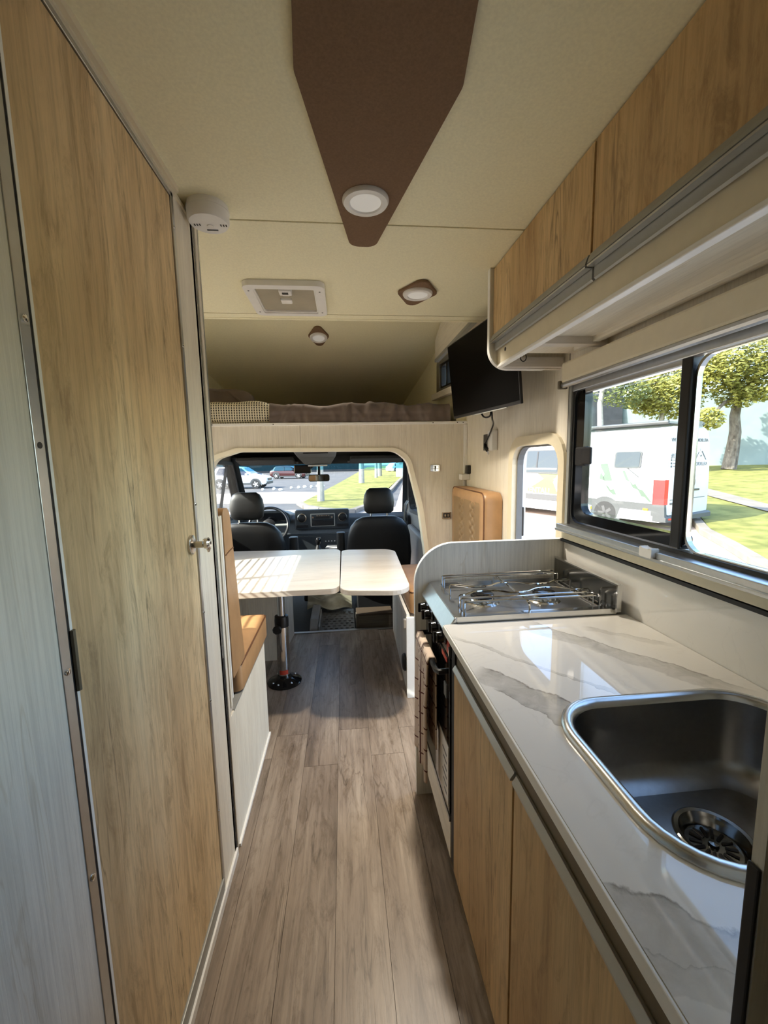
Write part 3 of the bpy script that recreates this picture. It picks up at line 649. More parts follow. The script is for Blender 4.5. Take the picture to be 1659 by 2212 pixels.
# wall fittings on the right wall / bulkhead
wc = thing('wall_switch_box', 'dark slim control box beside a white cover on the right wall', 'switch', (RW, 2.31, 1.40))
obj('box', B(RW-.03, RW-.002, 2.318, 2.40, 1.395, 1.488), 'black', wc, bevel=.003)
obj('white_cover', B(RW-.035, RW-.002, 2.245, 2.316, 1.393, 1.505), 'white', wc, bevel=.004)
cj = thing('cable_conduit', 'white cable channel running down the bulkhead corner', 'conduit', (.845, 2.82, 1.3))
obj('channel', B(.836, RW-.001, FB-.018, FB-.002, 1.245, 1.585), 'white_edge', cj, bevel=.002)
obj('channel_tail', B(.836, .848, FB-.014, FB-.002, 1.12, 1.20), 'white', cj, bevel=.002)
jb = thing('junction_box', 'white junction box at the foot of the corner cable channel', 'junction box', (.845, 2.77, 1.2))
obj('box', B(.80, RW-.001, FB-.085, FB-.019, 1.205, 1.245), 'white', jb, bevel=.004)
ps = thing('plug_socket', 'small black socket on the white junction box', 'socket', (.845, 2.74, 1.25))
obj('body', B(RW-.026, RW-.001, FB-.105, FB-.05, 1.247, 1.305), 'black', ps, bevel=.004)
def chrome_sw(cx, cz, name, label, pair):
    s = thing(name, label, 'switch', (cx, FB, cz), 'chrome switch plates on the bulkhead')
    obj('plate', MB().plate(rr(cx-.034, cx+.034, cz-.024, cz+.024, .006), FB-.010, FB-.001, 'y'), 'chrome', s, bevel=.003)
    if pair:
        for d in (-.014, .014): obj('rocker', B(cx+d-.010, cx+d+.010, FB-.016, FB-.009, cz-.004, cz+.016), 'chrome', s, bevel=.002)
        obj('divider', B(cx-.003, cx+.003, FB-.014, FB-.009, cz-.018, cz+.018), 'black', s)
    else:
        obj('socket_face', B(cx-.024, cx+.024, FB-.013, FB-.009, cz-.016, cz+.016), 'black', s, bevel=.003)
        for d in (-.011, .011): obj('rocker', B(cx+d-.006, cx+d+.006, FB-.017, FB-.012, cz-.008, cz+.010), 'chrome', s, bevel=.002)
chrome_sw(.634, 1.287, 'switch_plate', 'bright chrome switch plate higher on the bulkhead beside the cab opening', True)
chrome_sw(.715, .954, 'switch_plate', 'chrome framed dark switch plate lower on the bulkhead by the tan backrest', False)

# ================================================================== BED
BZ = 1.606
bd = thing('mattress', 'pale mattress edge on the bed platform above the cab', 'mattress', (-.2, 3.6, BZ))
obj('mattress_pad', MB().plate(rr(-.98, .60, 2.86, 4.2, .05), BZ-.006, BZ+.06, 'z'), 'sheet', bd, bevel=.02)
dv = thing('duvet', 'taupe quilted duvet spread on the bed above the cab', 'duvet', (0, 3.5, BZ))
rnd = random.Random(3); wr_ = [(rnd.uniform(-.9, .8), rnd.uniform(.03, .09), rnd.uniform(-.6, .6), rnd.uniform(.004, .012)) for _ in range(46)]
def duv(u, v):
    yy = 2.86 if v < .35 else 2.888+(v-.35)/.65*1.35
    X0 = -.475+u*(axr(yy)-.05+.475)
    top = BZ+.125+.008*math.sin(X0*9)+.006*math.sin(X0*23+1)
    if v < .35:
        k = v/.35; ang = k*PI/2; y = 2.875-.038*math.sin(ang)**.6 if k < .0 else 2.905-.055*math.cos((1-k)*PI/2); 
        y = 2.838+.05*(k**2.2); z = BZ+.002+(top-BZ)*math.sin(ang)**.8
    else:
        k = (v-.35)/.65; y = 2.888+k*1.35; z = top-.02*k
    w = 0
    for cx, wd, sl_, am in wr_:
        d = (X0-cx-sl_*(z-BZ)*1.2); w += am*math.exp(-(d/wd*2.6)**2)
    for qx in (-.26, .06, .38): w -= .008*math.exp(-((X0-qx)/.010)**2)
    if v < .35: y -= w*1.1; y -= -.008*math.exp(-((z-BZ-.055)/.008)**2)
    else: z += w*.6
    return (X0, y, z)
obj('quilt', MB().grid(duv, 150, 44), 'duvet', dv, smooth=True, ang=180)
pb = thing('cushion', 'black and cream checked pillow lying on the bed edge', 'pillow', (-.70, 2.93, BZ))
def wav(mb, am, f):
    mb.v = [(p[0], p[1]+am*math.sin(p[0]*f)*math.cos(p[2]*f*.7), p[2]+am*math.sin(p[0]*f*.8+1)) for p in mb.v]; return mb
obj('pillow', wav(MB().pillow((-.675, 2.93, BZ+.072), (.47, .20, .150), .5, 24), .005, 26), 'gingham', pb, smooth=True, ang=180)
pb2 = thing('cushion', 'plain taupe pillow propped behind the checked pillow', 'pillow', (-.86, 3.12, BZ))
m2 = MB().pillow((-.86, 3.15, BZ+.145), (.46, .16, .27), .6, 18)
m2.v = [(p[0], p[1]+(p[2]-BZ)*.25, p[2]) for p in m2.v]
obj('pillow', m2, 'duvet', pb2, smooth=True, ang=180)
obj('seam_edge', MB().tube([(-1.12, 3.12, BZ+.255), (-.98, 3.11, BZ+.268), (-.80, 3.11, BZ+.25), (-.70, 3.10, BZ+.17), (-.67, 3.09, BZ+.10)], .008, 6), 'duvet', pb2, smooth=True)

# ================================================================== DINETTE
# near seat (left): base, cushion, backrest, back panel
db = thing('bench_base', 'whitewashed bench box under the near tan dinette seat', 'bench', (-.82, 1.66, 0))
obj('box_front', B(-.432, -.410, 1.338, 1.955, 0, .485), 'white_wood', db, bevel=.001)
obj('box_side', B(-1.22, -.432, 1.93, 1.95, 0, .45), 'white_wood_x', db)
obj('box_top', B(-1.22, -.435, 1.34, 1.95, .45, .468), 'greyplastic', db)
obj('top_edge', B(-.434, -.409, 1.40, 1.955, .482, .488), 'alu_grey', db)
obj('floor_strip', B(-.412, -.402, 1.345, 1.955, 0, .012), 'white_edge', db)
obj('back_panel', B(-1.22, -.41, 1.362, 1.39, .50, 1.18), 'white_wood_x', db)
obj('panel_edge', B(-.411, -.406, 1.360, 1.377, .52, 1.18), 'white_wood', db)
obj('panel_edge', B(-.411, -.4055, 1.379, 1.392, .54, 1.18), 'white_edge', db)
def cushion_box(x0, x1, y0, y1, z0, z1, r):
    m = MB(); loops = []
    for t, ins_ in ((z0, r*.6), (z0+r*.5, 0), (z1-r, 0), (z1-r*.3, r*.3), (z1, r*.9), (z1+r*.35, r*3), (z1+r*.5, min(x1-x0, y1-y0)*.4)):
        loops.append([(p[0], p[1], t) for p in rr(x0+ins_, x1-ins_, y0+ins_, y1-ins_, .025, 4)])
    return m.loft(loops)
dc = thing('seat_cushion', 'tan leather seat cushion on the near left bench', 'cushion', (-.8, 1.8, .488))
obj('pad', cushion_box(-1.20, -.405, 1.50, 2.03, .488, .60, .016), 'leather', dc, smooth=True, ang=50)
obj('piping', MB().tube([(-1.18, 1.505, .594), (-.42, 1.505, .594), (-.407, 1.52, .594), (-.407, 2.01, .594), (-.42, 2.026, .594), (-1.18, 2.026, .594)], .0035, 6), 'piping', dc)
bk = thing('backrest_cushion', 'tan leather backrest rising behind the near left seat', 'cushion', (-.8, 1.45, .6))
prof = rpoly([(1.394, .605), (1.394, 1.20), (1.475, 1.20), (1.525, .85), (1.560, .605)], [.01, .02, .055, .2, .01], 6)
obj('pad', MB().plate(prof, -1.20, -.402, 'x'), 'leather', bk, bevel=.010, seg=3, smooth=True, ang=40)
obj('head_fold', MB().plate(rpoly([(1.360, 1.183), (1.360, 1.205), (1.40, 1.205), (1.40, 1.183)], .006), -1.20, -.425, 'x'), 'leather', bk, bevel=.004)
obj('stitch_seam', MB().tube([(-.4005, 1.396, 1.045), (-.4005, 1.44, 1.05), (-.4005, 1.492, 1.052)], .002, 5), 'piping', bk)
# far bench under the table
fb = thing('bench_base', 'whitewashed bench box at the far side of the table', 'bench', (-.8, 2.9, 0))
obj('box_front', B(-1.22, -.47, 2.735, 2.755, .0, .47), 'white_wood', fb)
obj('box_side', MB().plate([(-.49, 2.737), (-.47, 2.737), (-.424, 3.15), (-.444, 3.15)], 0.0, .47, 'z'), 'grey_wood', fb)
obj('box_top', B(-1.22, -.47, 2.74, 2.82, .47, .485), 'white_wood_x', fb)
# table
TZ = .72
tb = thing('dinette_table', 'white wood dinette table with hinged flap on a chrome pedestal', 'table', (-.40, 2.45, 0))
obj('tabletop', MB().plate(rpoly([(-1.21, 2.0), (-.06, 2.0), (-.038, 2.05), (-.038, 2.86), (-.06, 2.93), (-.84, 2.985), (-.86, 2.81), (-1.21, 2.81)], [.02, .09, .05, .03, .05, .03, .01, .02], 8), TZ-.028, TZ, 'z'), 'white_wood_x', tb, bevel=.004)
obj('table_flap', MB().plate(rpoly([(-.034, 1.97), (.315, 1.915), (.345, 2.86), (-.030, 2.90)], [.07, .10, .10, .05], 8), TZ-.028, TZ, 'z'), 'white_wood_x', tb, bevel=.004)
obj('hinge', B(-.075, .0, 2.04, 2.10, TZ-.036, TZ-.028), 'black', tb)
obj('pedestal_tube', MB().lathe([(.038, .03), (.038, .40)], (-.402, 2.45, 0), 'z', 28), 'chrome', tb, smooth=True)
obj('pedestal_inner_tube', MB().lathe([(.024, .40), (.024, TZ-.03)], (-.402, 2.45, 0), 'z', 24), 'chrome', tb, smooth=True)
cl = obj('pedestal_collar', MB().lathe([(.042, .36), (.043, .40), (.040, .425), (.027, .43)], (-.402, 2.45, 0), 'z', 24), 'black', tb, smooth=True)
obj('clamp_knob', MB().lathe([(.010, 0), (.010, -.03), (.026, -.032), (.028, -.042), (.022, -.05)], (-.418, 2.415, .365), 'y', 9), 'black', cl, smooth=True)
bs = obj('pedestal_base', MB().lathe([(.103, 0), (.104, .006), (.085, .018), (.055, .030), (.041, .045), (.039, .055)], (-.402, 2.45, 0), 'z', 40), 'blackgloss', tb, smooth=True)
for a in (40, 130, 220, 250, 310): obj('screw', MB().lathe([(.007, .0), (.005, .004)], (-.402+.078*math.cos(math.radians(a)), 2.45+.078*math.sin(math.radians(a)), .020), 'z', 10), 'chrome', bs, smooth=True)
lbm = MB().grid(lambda u, v: (-.402+.0388*math.sin((u-.5)*1.4+.1), 2.45-.0388*math.cos((u-.5)*1.4+.1), .062+v*.028), 8, 1)
obj('warning_sticker', lbm, 'red', tb)
obj('table_bracket', B(-.47, -.33, 2.38, 2.52, TZ-.036, TZ-.028), 'black', tb)
# right bench by the entrance
rb = thing('bench_base', 'whitewashed bench box beside the entrance door', 'bench', (.6, 2.5, 0))
obj('end_panel', B(.325, RW-.06, 2.175, 2.20, 0, .475), 'white_wood', rb, bevel=.001)
obj('box_front', MB().plate([(.330, 2.2), (.345, 2.2), (.372, 3.13), (.357, 3.13)], 0, .455, 'z'), 'grey_wood', rb)
obj('edge_post', B(.322, .372, 2.172, 2.186, 0, .478), 'white_edge', rb, bevel=.003)
obj('box_top', MB().plate([(.345, 2.2), (RW-.06, 2.2), (RW-.06, 2.815), (.365, 2.815)], .455, .472, 'z'), 'white_wood_y', rb)
obj('top_lip', B(.328, .345, 2.2, 2.81, .455, .488), 'white_edge', rb)
obj('latch', B(.312, .330, 2.20, 2.225, .405, .455), 'white', rb, bevel=.003)
obj('vent_cap', MB().lathe([(.05, 0), (.05, -.010), (.042, -.018), (.02, -.022)], (.330, 2.27, .17), 'x', 24), 'black', rb, smooth=True)
rc = thing('seat_cushion', 'tan leather seat cushion on the bench beside the entrance', 'cushion', (.6, 2.5, .49))
obj('pad', cushion_box(.348, RW-.065, 2.19, 2.80, .488, .62, .016), 'leather', rc, smooth=True, ang=50)
obj('piping', MB().tube([(.36, 2.79, .614), (.349, 2.78, .614), (.349, 2.21, .614), (.36, 2.196, .614), (.78, 2.196, .614)], .0035, 6), 'piping', rc)
rk = thing('backrest_cushion', 'tan quilted leather backrest standing against the wall by the entrance', 'cushion', (.81, 2.5, .63))
BX0, BX1, BY0, BY1, BZ0, BZ1 = .757, RW-.004, 2.150, 2.80, .632, 1.165
lp = []
for t, i_ in ((BX0-.012, .12), (BX0-.010, .03), (BX0, .006), (BX0+.016, 0), (BX1-.02, 0), (BX1, .012)):
    lp.append([(t, p[0], p[1]) for p in rr(BY0+i_*.4, BY1-i_*.4, BZ0+i_*.4, BZ1-i_*.4, [.05, .05, .02, .02] if i_ < .1 else .03, 6)])
obj('pad', MB().loft(lp), 'leather', rk, smooth=True, ang=50)
def quilt(u, v):
    y = BY0+.05+u*(BY1-BY0-.1); z = BZ0+.03+v*(BZ1-BZ0-.09); h = 0
    for c in (.22, .62):
        for s_ in (-1, 1):
            ph = v*9+s_*0; xx = c+s_*.07*math.sin(ph*PI/1.0); h -= .006*math.exp(-((u-xx)/.018)**2)
    e = min(u, 1-u, v, 1-v); h -= .007*math.exp(-(e/.03)**1.0)
    return (BX0-.019-h*-1 if False else BX0-.0175-h, y, z)
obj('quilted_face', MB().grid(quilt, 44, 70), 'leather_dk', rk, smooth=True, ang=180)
obj('piping', MB().tube([(BX0-.004, p[0], p[1]) for p in rr(BY0+.004, BY1-.004, BZ0+.004, BZ1-.004, [.05, .05, .02, .02], 6)], .004, 6, True), 'piping', rk)

# ================================================================== KITCHEN
CT = .873
lc = thing('base_cabinet', 'oak fronted kitchen base cabinet under the marble worktop', 'cabinet', (.6, .7, 0))
obj('body', B(.345, RW-.02, .26, 1.12, .01, .70), 'white_wood_y', lc)
obj('gap_strip', B(.300, .36, 1.088, 1.121, .10, .835), 'black_rub', lc)
obj('recess_rail', MB().plate([(.302, .852), (.302, .805), (.3055, .801), (.3055, .765), (.345, .765), (.345, .852)], .26, 1.088, 'y'), 'alu_dark', lc)
def low_door(y0, y1):
    d = obj('door', B(.298, .316, y0, y1, .10, .752), 'oak_low', lc, bevel=.001)
    obj('handle_rail', MB().plate([(.293, .751), (.293, .755), (.3012, .767), (.306, .767), (.306, .751)], y0, y1, 'y'), 'rail_light', d)
    obj('rail_lip', B(.3005, .3035, y0, y1, .7665, .7685), 'alu', d)
low_door(.676, 1.087); low_door(.30, .668)
obj('door_gap', B(.308, .33, .668, .676, .10, .765), 'black_rub', lc)
obj('plinth', B(.345, .36, .26, 1.12, 0, .012), 'oak_low', lc)
wt = thing('worktop', 'glossy white marble kitchen worktop with a cut out for the sink', 'worktop', (.57, .7, CT-.020))
SKI = rr(.388, .790, .376, .698, .085, 8)
obj('slab', MB().plate([(.278, .254), (RW-.018, .254), (RW-.018, 1.124), (.278, 1.124)], CT-.020, CT, 'z', [SKI]), 'marble', wt)
obj('edge_band', B(.2735, .278, .254, 1.124, CT-.022, CT-.0006), 'white_edge', wt, bevel=.0016)
sp = thing('backsplash', 'white marble splashback under the kitchen window', 'splashback', (RW-.01, .8, CT))
obj('slab', B(RW-.016, RW-.002, .254, 1.493, CT-.02, 1.028), 'marble', sp)
# sink
sk = thing('kitchen_sink', 'rounded stainless kitchen sink set in the worktop', 'sink', (.588, .537, CT))
def rl(x0, x1, y0, y1, r, z): return [(p[0], p[1], z) for p in rr(x0, x1, y0, y1, r, 8)]
SB = []
for d, z, r in ((-.020, CT+.0005, .105), (-.0195, CT+.006, .105), (-.014, CT+.0105, .10), (-.006, CT+.011, .092), (.0, CT+.007, .085), (.004, CT-.002, .08), (.010, CT-.05, .075), (.016, CT-.115, .07), (.030, CT-.138, .06), (.06, CT-.145, .05)):
    SB.append(rl(.388+d, .790-d, .376+d, .698-d, r, z))
def ringloft(loops):
    m = MB(); m.loft(loops, caps=False); return m
obj('rim', ringloft(SB[:6]), 'steel_rim', sk, smooth=True, ang=60)
DC = (.588, .548); DR = .052
bowl = MB().loft(SB[5:], caps=False)
bot = SB[-1]; nb = len(bot)
circ = [(DC[0]+DR*math.cos(2*PI*i/32), DC[1]+DR*math.sin(2*PI*i/32)) for i in range(32)]
fl2 = [(p[0], p[1]) for p in bot]; tr = tessellate_polygon([[Vector((*p, 0)) for p in fl2], [Vector((*p, 0)) for p in circ]])
bowl.add([(*p, CT-.145) for p in fl2+circ], [tuple(t) for t in tr])
obj('bowl', bowl, 'steel_sink', sk, smooth=True, ang=50)
dr = obj('drain', MB().lathe([(.058, .0015), (.055, .003), (.049, .002), (.046, -.004), (.043, -.007), (.039, -.016), (.0, -.016)], (DC[0], DC[1], CT-.145), 'z', 40, cap=False), 'steel_dk', sk, smooth=True)
for i in range(14):
    a = 2*PI*i/14; u = Vector((math.cos(a), math.sin(a), 0)); c0 = Vector((DC[0], DC[1], CT-.1605))
    obj('drain_slot', MB().tube([c0+u*.016, c0+u*.033], .0026, 6), 'black', dr)
obj('drain_nut', MB().lathe([(.008, -.016), (.007, -.011), (.0, -.010)], (DC[0], DC[1], CT-.145), 'z', 20, cap=False), 'steel_dk', dr, smooth=True)
# tall end panel beside the worktop
tp = thing('end_panel', 'tall grey panel with black edge standing at the near end of the worktop', 'panel', (.6, .22, 0))
obj('panel', B(.3035, RW-.02, .2425, .2520, 0, 1.45), 'grey_wood', tp)
obj('edge_seal', B(.3005, .3035, .2430, .2530, 0, 1.042), 'black_rub', tp, bevel=.002)
# partition beside the stove
pt = thing('partition_panel', 'pale wood partition with rounded top corner beside the stove', 'partition', (.56, 1.504, 0))
pl_ = rpoly([(.258, 0), (.258, 1.034), (RW-.004, 1.034), (RW-.004, 0)], [0, .15, 0, 0], 12)
obj('panel', MB().plate(pl_, 1.496, 1.514, 'y'), 'grey_wood', pt)
eo = rpoly([(.2555, 0), (.2555, 1.0365), (RW-.004, 1.0365)], [0, .152, 0], 12); ei = rpoly([(.258, 0), (.258, 1.034), (RW-.004, 1.034)], [0, .15, 0], 12)
obj('edge_band', MB().plate(eo+list(reversed(ei)), 1.4945, 1.5155, 'y'), 'white_edge', pt)
# stove
sv = thing('gas_stove', 'stainless gas stove with wire grates and black oven front', 'stove', (.56, 1.33, 0))
Y0, Y1 = 1.128, 1.490
obj('oven_body', B(.305, RW-.06, Y0, Y1, .10, .84), 'black', sv)
obj('hob_tray', MB().ring(rr(.312, .822, Y0, Y1, .012), rr(.345, .795, Y0+.025, Y1-.025, .02), .84, .892, 'z'), 'steel', sv, bevel=.005, seg=3)
obj('hob_floor', B(.33, .81, Y0+.01, Y1-.01, .866, .878), 'hob', sv)
fp = [(.312, .890), (.281, .846), (.283, .838), (.302, .838), (.318, .850), (.318, .890)]
obj('front_fascia', MB().plate(fp, Y0, Y1-.002, 'y'), 'alu', sv, bevel=.003)
obj('control_panel', B(.297, .318, Y0, Y1-.002, .765, .838), 'black', sv, bevel=.002)
for y in (1.435, 1.365, 1.255, 1.18):
    kn = obj('knob', MB().lathe([(.024, 0), (.024, -.006), (.019, -.010), (.017, -.030), (.014, -.033)], (.297, y, .812), 'x', 20), 'blackgloss', sv, smooth=True)
    obj('knob_grip', B(.257, .284, y-.005, y+.005, .795, .830), 'blackgloss', kn, bevel=.003)
obj('oven_door', B(.296, .314, Y0+.004, Y1-.004, .25, .758), 'blackgloss', sv, bevel=.003)
obj('door_trim', B(.293, .298, Y0+.004, Y0+.008, .66, .80), 'chrome', sv)
obj('oven_handle', MB().tube([(.300, Y1-.03, .705), (.272, Y1-.03, .705), (.266, Y1-.04, .705), (.266, Y0+.05, .705), (.272, Y0+.04, .705), (.300, Y0+.04, .705)], .009, 10), 'black', sv, smooth=True)
obj('bracket_plate', B(.292, .298, Y0+.03, Y0+.06, .62, .665), 'greyplastic', sv, bevel=.002)
obj('warning_sticker', B(.2945, .2962, 1.158, 1.222, .738, .752), 'red', sv)
stk = obj('caution_label', B(.2955, .2972, Y0+.006, Y0+.036, .772, .832), 'red', sv)
lb = obj('energy_label', B(.2945, .2962, Y0+.012, Y0+.145, .27, .47), 'paper', sv)
for i in range(6): obj('label_line', B(.2940, .2946, Y0+.03, Y0+.06+.012*(i % 3), .295+.026*i, .301+.026*i), 'ink', lb)
obj('lower_panel', B(.298, .312, Y0, Y1-.01, .10, .235), 'white_wood_y', sv, bevel=.002)
obj('lower_rail', B(.295, .312, Y0, Y1-.01, .228, .243), 'alu', sv)
gd = obj('splash_guard', B(.806, .814, Y0-.01, Y1, .892, .966), 'steel_dk', sv)
obj('lid_edge', MB().box(.803, .817, Y0-.014, Y0-.008, .885, .968).box(.804, .816, Y0-.01, Y1, .964, .969), 'steel', gd)
def burner(cx, cy, r):
    b = obj('burner', MB().lathe([(r*1.5, 0), (r*1.35, .004), (r*1.1, .004), (r*1.05, .014), (r*.95, .018), (r*.9, .018)], (cx, cy, .878), 'z', 32), 'steel', sv, smooth=True)
    obj('burner_cap', MB().lathe([(r*.98, .018), (r*1.02, .022), (r*1.0, .028), (r*.7, .031), (0, .031)], (cx, cy, .878), 'z', 32, cap=False), 'blackgloss', b, smooth=True)
burner(.446, 1.285, .038); burner(.655, 1.275, .036)
GZ = .922
def wire(pts, name='grate_wire'): return obj(name, MB().tube(pts, .0034, 7), 'chrome', gr, smooth=True)
gr = thing('pan_grate', 'chrome wire pan grate over the two gas burners', 'grate', (.56, 1.33, .88))
XA, XB = .352, .786
for y in (Y1-.034, Y1-.066, Y0+.074, Y0+.040):
    wire([(XA, y, .880), (XA, y, GZ-.004), (XA+.004, y, GZ), (XB-.004, y, GZ), (XB, y, GZ-.004), (XB, y, .880)])
for sgn, yb in ((1, 1.285), (-1, 1.285)):
    pts = [(XA, yb+sgn*.055, .880), (XA, yb+sgn*.055, GZ-.004), (XA+.004, yb+sgn*.055, GZ)]
    for cx in (.446, .655):
        pts += [(cx-.075, yb+sgn*.053, GZ), (cx-.035, yb+sgn*.026, GZ), (cx, yb+sgn*.020, GZ), (cx+.035, yb+sgn*.026, GZ), (cx+.075, yb+sgn*.053, GZ)]
    pts += [(XB-.004, yb+sgn*.055, GZ), (XB, yb+sgn*.055, GZ-.004), (XB, yb+sgn*.055, .880)]
    wire(pts)
wire([(.55, Y0+.024, .880), (.55, Y0+.026, GZ-.012), (.55, Y0+.05, GZ-.005), (.55, Y1-.05, GZ-.005), (.55, Y1-.03, GZ-.012), (.55, Y1-.028, .880)])
wire([(XA, Y0+.03, .8815), (XA, Y1-.03, .8815)]); wire([(XB, Y0+.03, .8815), (XB, Y1-.03, .8815)])
# towel
tw = thing('dish_towel', 'checked beige and brown terry towel hanging from the oven handle', 'towel', (.25, 1.37, .73))
def cloth(u, v):
    y = 1.238+u*.212; s = v*.98; wv = .007*math.sin(u*13+.6)+.004*math.sin(u*29)
    r = .013
    if s < .44: x = .254-.004-wv*min(1, (.44-s)*6); z = .707-(.44-s); y -= (.44-s)*.02*(u-.3); x -= .012*(.44-s)*2*max(0, u-.4)
    elif s < .47: a = (s-.44)/.03*PI; x = .266-.015*math.cos(a); z = .707+.014*math.sin(a)
    else: x = .280+.001+wv*.2; z = .707-(s-.47)*.62
    return (x, y, z)
tc_ = MB().grid(cloth, 26, 70)
to = obj('towel', tc_, 'towel', tw, smooth=True, ang=180)
sdm = to.modifiers.new('thickness', 'SOLIDIFY'); sdm.thickness = .005

# ================================================================== DRIVER'S CAB
XL, XR, XC = -1.06, .69, -.185
cf = struct('floor_cab', 'dark cab floor beyond the threshold strip', 'floor', B(-1.1, .75, 3.185, 4.75, -.14, -.035), 'headliner')
struct('ceiling_cab', 'dark headliner over the cab seats', 'ceiling', MB().plate([(FB+.04, 1.475), (3.5, 1.50), (3.78, 1.40), (3.82, 1.34), (3.95, 1.33), (3.95, 1.515), (FB+.04, 1.518)], -1.12, .76, 'x'), 'headliner')
def cab_side(sx, nm, lab, x):
    s = struct(nm, lab, 'door', base=(x, 3.6, .4))
    o_ = [(FB+.04, -.3), (4.75, -.3), (4.75, .78), (3.82, 1.36), (3.75, 1.50), (FB+.04, 1.50)]
    h_ = rpoly([(3.02, .90), (4.22, .84), (4.15, .97), (3.70, 1.33), (3.02, 1.345)], .03, 3)
    m = MB().plate(o_, 0, .05, 'x', [h_]); m.v = [(x+sx*(p[0]-max(0, p[2]-.85)*.20), p[1], p[2]) for p in m.v]
    obj('door_panel', m, 'greyplastic', s)
    f = MB().ring(rpoly([(2.99, .87), (4.28, .80), (4.19, .98), (3.715, 1.36), (2.99, 1.375)], .03, 3), h_, -.012, .06, 'x'); f.v = [(x+sx*(p[0]-max(0, p[2]-.85)*.20), p[1], p[2]) for p in f.v]
    obj('window_seal', f, 'black_rub', s)
    b = MB().box(.008, .030, 3.62, 3.634, .87, 1.345); b.v = [(x+sx*(p[0]-max(0, p[2]-.85)*.20), p[1], p[2]) for p in b.v]
    obj('quarter_bar', b, 'black_rub', s)
    g = MB().plate([(3.02, .90), (4.22, .84), (4.15, .97), (3.70, 1.33), (3.02, 1.345)], .02, .024, 'x'); g.v = [(x+sx*(p[0]-max(0, p[2]-.85)*.20), p[1], p[2]) for p in g.v]
    obj('pane', g, 'glass', s)
    obj('door_card', B(x-.06 if sx > 0 else x, x if sx > 0 else x+.06, 3.0, 4.1, .05, .70), 'greyplastic', s, bevel=.02)
    return s
cab_side(-1, 'door_3', 'driver side cab door with its side window', XL)
d4 = cab_side(1, 'door_4', 'passenger side cab door with its side window', XR)
# windscreen and pillars
ws = struct('window_4', 'wide windscreen at the front of the cab', 'window', base=(XC, 4.2, .8))
def wsp(u, v): return (XC+(u-.5)*2*(.745+(1-v)*.115), 3.80+(1-v)*.93-.10*(2*u-1)**2*.6, .70+v*.655)
def wst(off):
    def f(u, v): p = wsp(u, v); return (p[0], p[1]+off, p[2])
    return f
obj('pane', MB().grid(lambda u, v: wst(0)(u, v*.87), 12, 6), 'glass_ws', ws, smooth=True)
obj('sunband', MB().grid(lambda u, v: wst(0)(u, .87+v*.13), 12, 2), 'glass_band', ws, smooth=True)
for nm_, uu in (('pillar', 0.0), ('pillar', 1.0)):
    p0, p1 = Vector(wsp(uu, -.15)), Vector(wsp(uu, 1.06)); s_ = -1 if uu == 0 else 1
    w_ = MB().loft([[(p.x-s_*.022, p.y-.03, p.z), (p.x+s_*.045, p.y-.05, p.z), (p.x+s_*.055, p.y+.03, p.z), (p.x-s_*.004, p.y+.03, p.z)] for p in (p0, (p0+p1)/2, p1)])
    obj(nm_, w_, 'dash', ws, bevel=.006)
obj('header', B(-.98, .62, 3.78, 3.86, 1.325, 1.45), 'headliner', ws, bevel=.01)
# sun visors, console, mirrors
for nm, x0, x1, lab in (('sun_visor', -.90, -.42, 'dark sun visor folded up on the driver side of the cab'), ('sun_visor', .06, .52, 'dark sun visor folded up on the passenger side of the cab')):
    v = thing(nm, lab, 'sun visor', ((x0+x1)/2, 3.68, 1.36), 'cab sun visors')
    m = MB().plate(rr(x0, x1, 0, .20, .03), -.014, .014, 'z'); m.v = [(p[0], 3.77-p[1]*.96, 1.335+p[1]*.22+p[2]) for p in m.v]
    obj('visor_flap', m, 'headliner', v, bevel=.006)
    obj('visor_rod', MB().tube([(x0-.02, 3.77, 1.342), (x1+.02, 3.77, 1.342)], .009, 8), 'greyplastic', v)
oc = thing('overhead_console', 'grey overhead console above the windscreen in the cab', 'console', (-.20, 3.6, 1.42))
m = MB().loft([[(-.40, 3.30, 1.462), (-.04, 3.30, 1.462), (-.04, 3.30, 1.44), (-.40, 3.30, 1.44)], [(-.39, 3.60, 1.455), (-.06, 3.60, 1.455), (-.06, 3.60, 1.385), (-.39, 3.60, 1.385)], [(-.35, 3.74, 1.40), (-.10, 3.74, 1.40), (-.11, 3.74, 1.315), (-.34, 3.74, 1.315)]])
obj('housing', m, 'greyplastic', oc, bevel=.012)
obj('storage_slot', B(-.32, -.12, 3.40, 3.50, 1.412, 1.43), 'black', oc)
obj('map_light', B(-.31, -.14, 3.70, 3.745, 1.305, 1.318), 'white', oc, bevel=.005)
mr = thing('rear_view_mirror', 'black rear view mirror hanging below the overhead console', 'mirror', (-.12, 3.78, 1.25))
obj('mirror_arm', MB().tube([(-.22, 3.80, 1.32), (-.22, 3.77, 1.235)], .014, 8), 'black', mr)
obj('housing', MB().plate(rr(-.315, -.125, 1.168, 1.232, .02), 3.755, 3.785, 'y'), 'black', mr, bevel=.008)
obj('mirror_glass', MB().plate(rr(-.308, -.132, 1.175, 1.225, .016), 3.752, 3.756, 'y'), 'mirror', mr)
dcm = thing('dash_camera', 'black dash camera box mounted left of the cab mirror', 'camera', (-.30, 3.80, 1.27))
obj('body', B(-.44, -.29, 3.76, 3.81, 1.245, 1.318), 'blackgloss', dcm, bevel=.008)
obj('mount', MB().tube([(-.26, 3.82, 1.325), (-.30, 3.79, 1.285)], .012, 8), 'black', dcm)
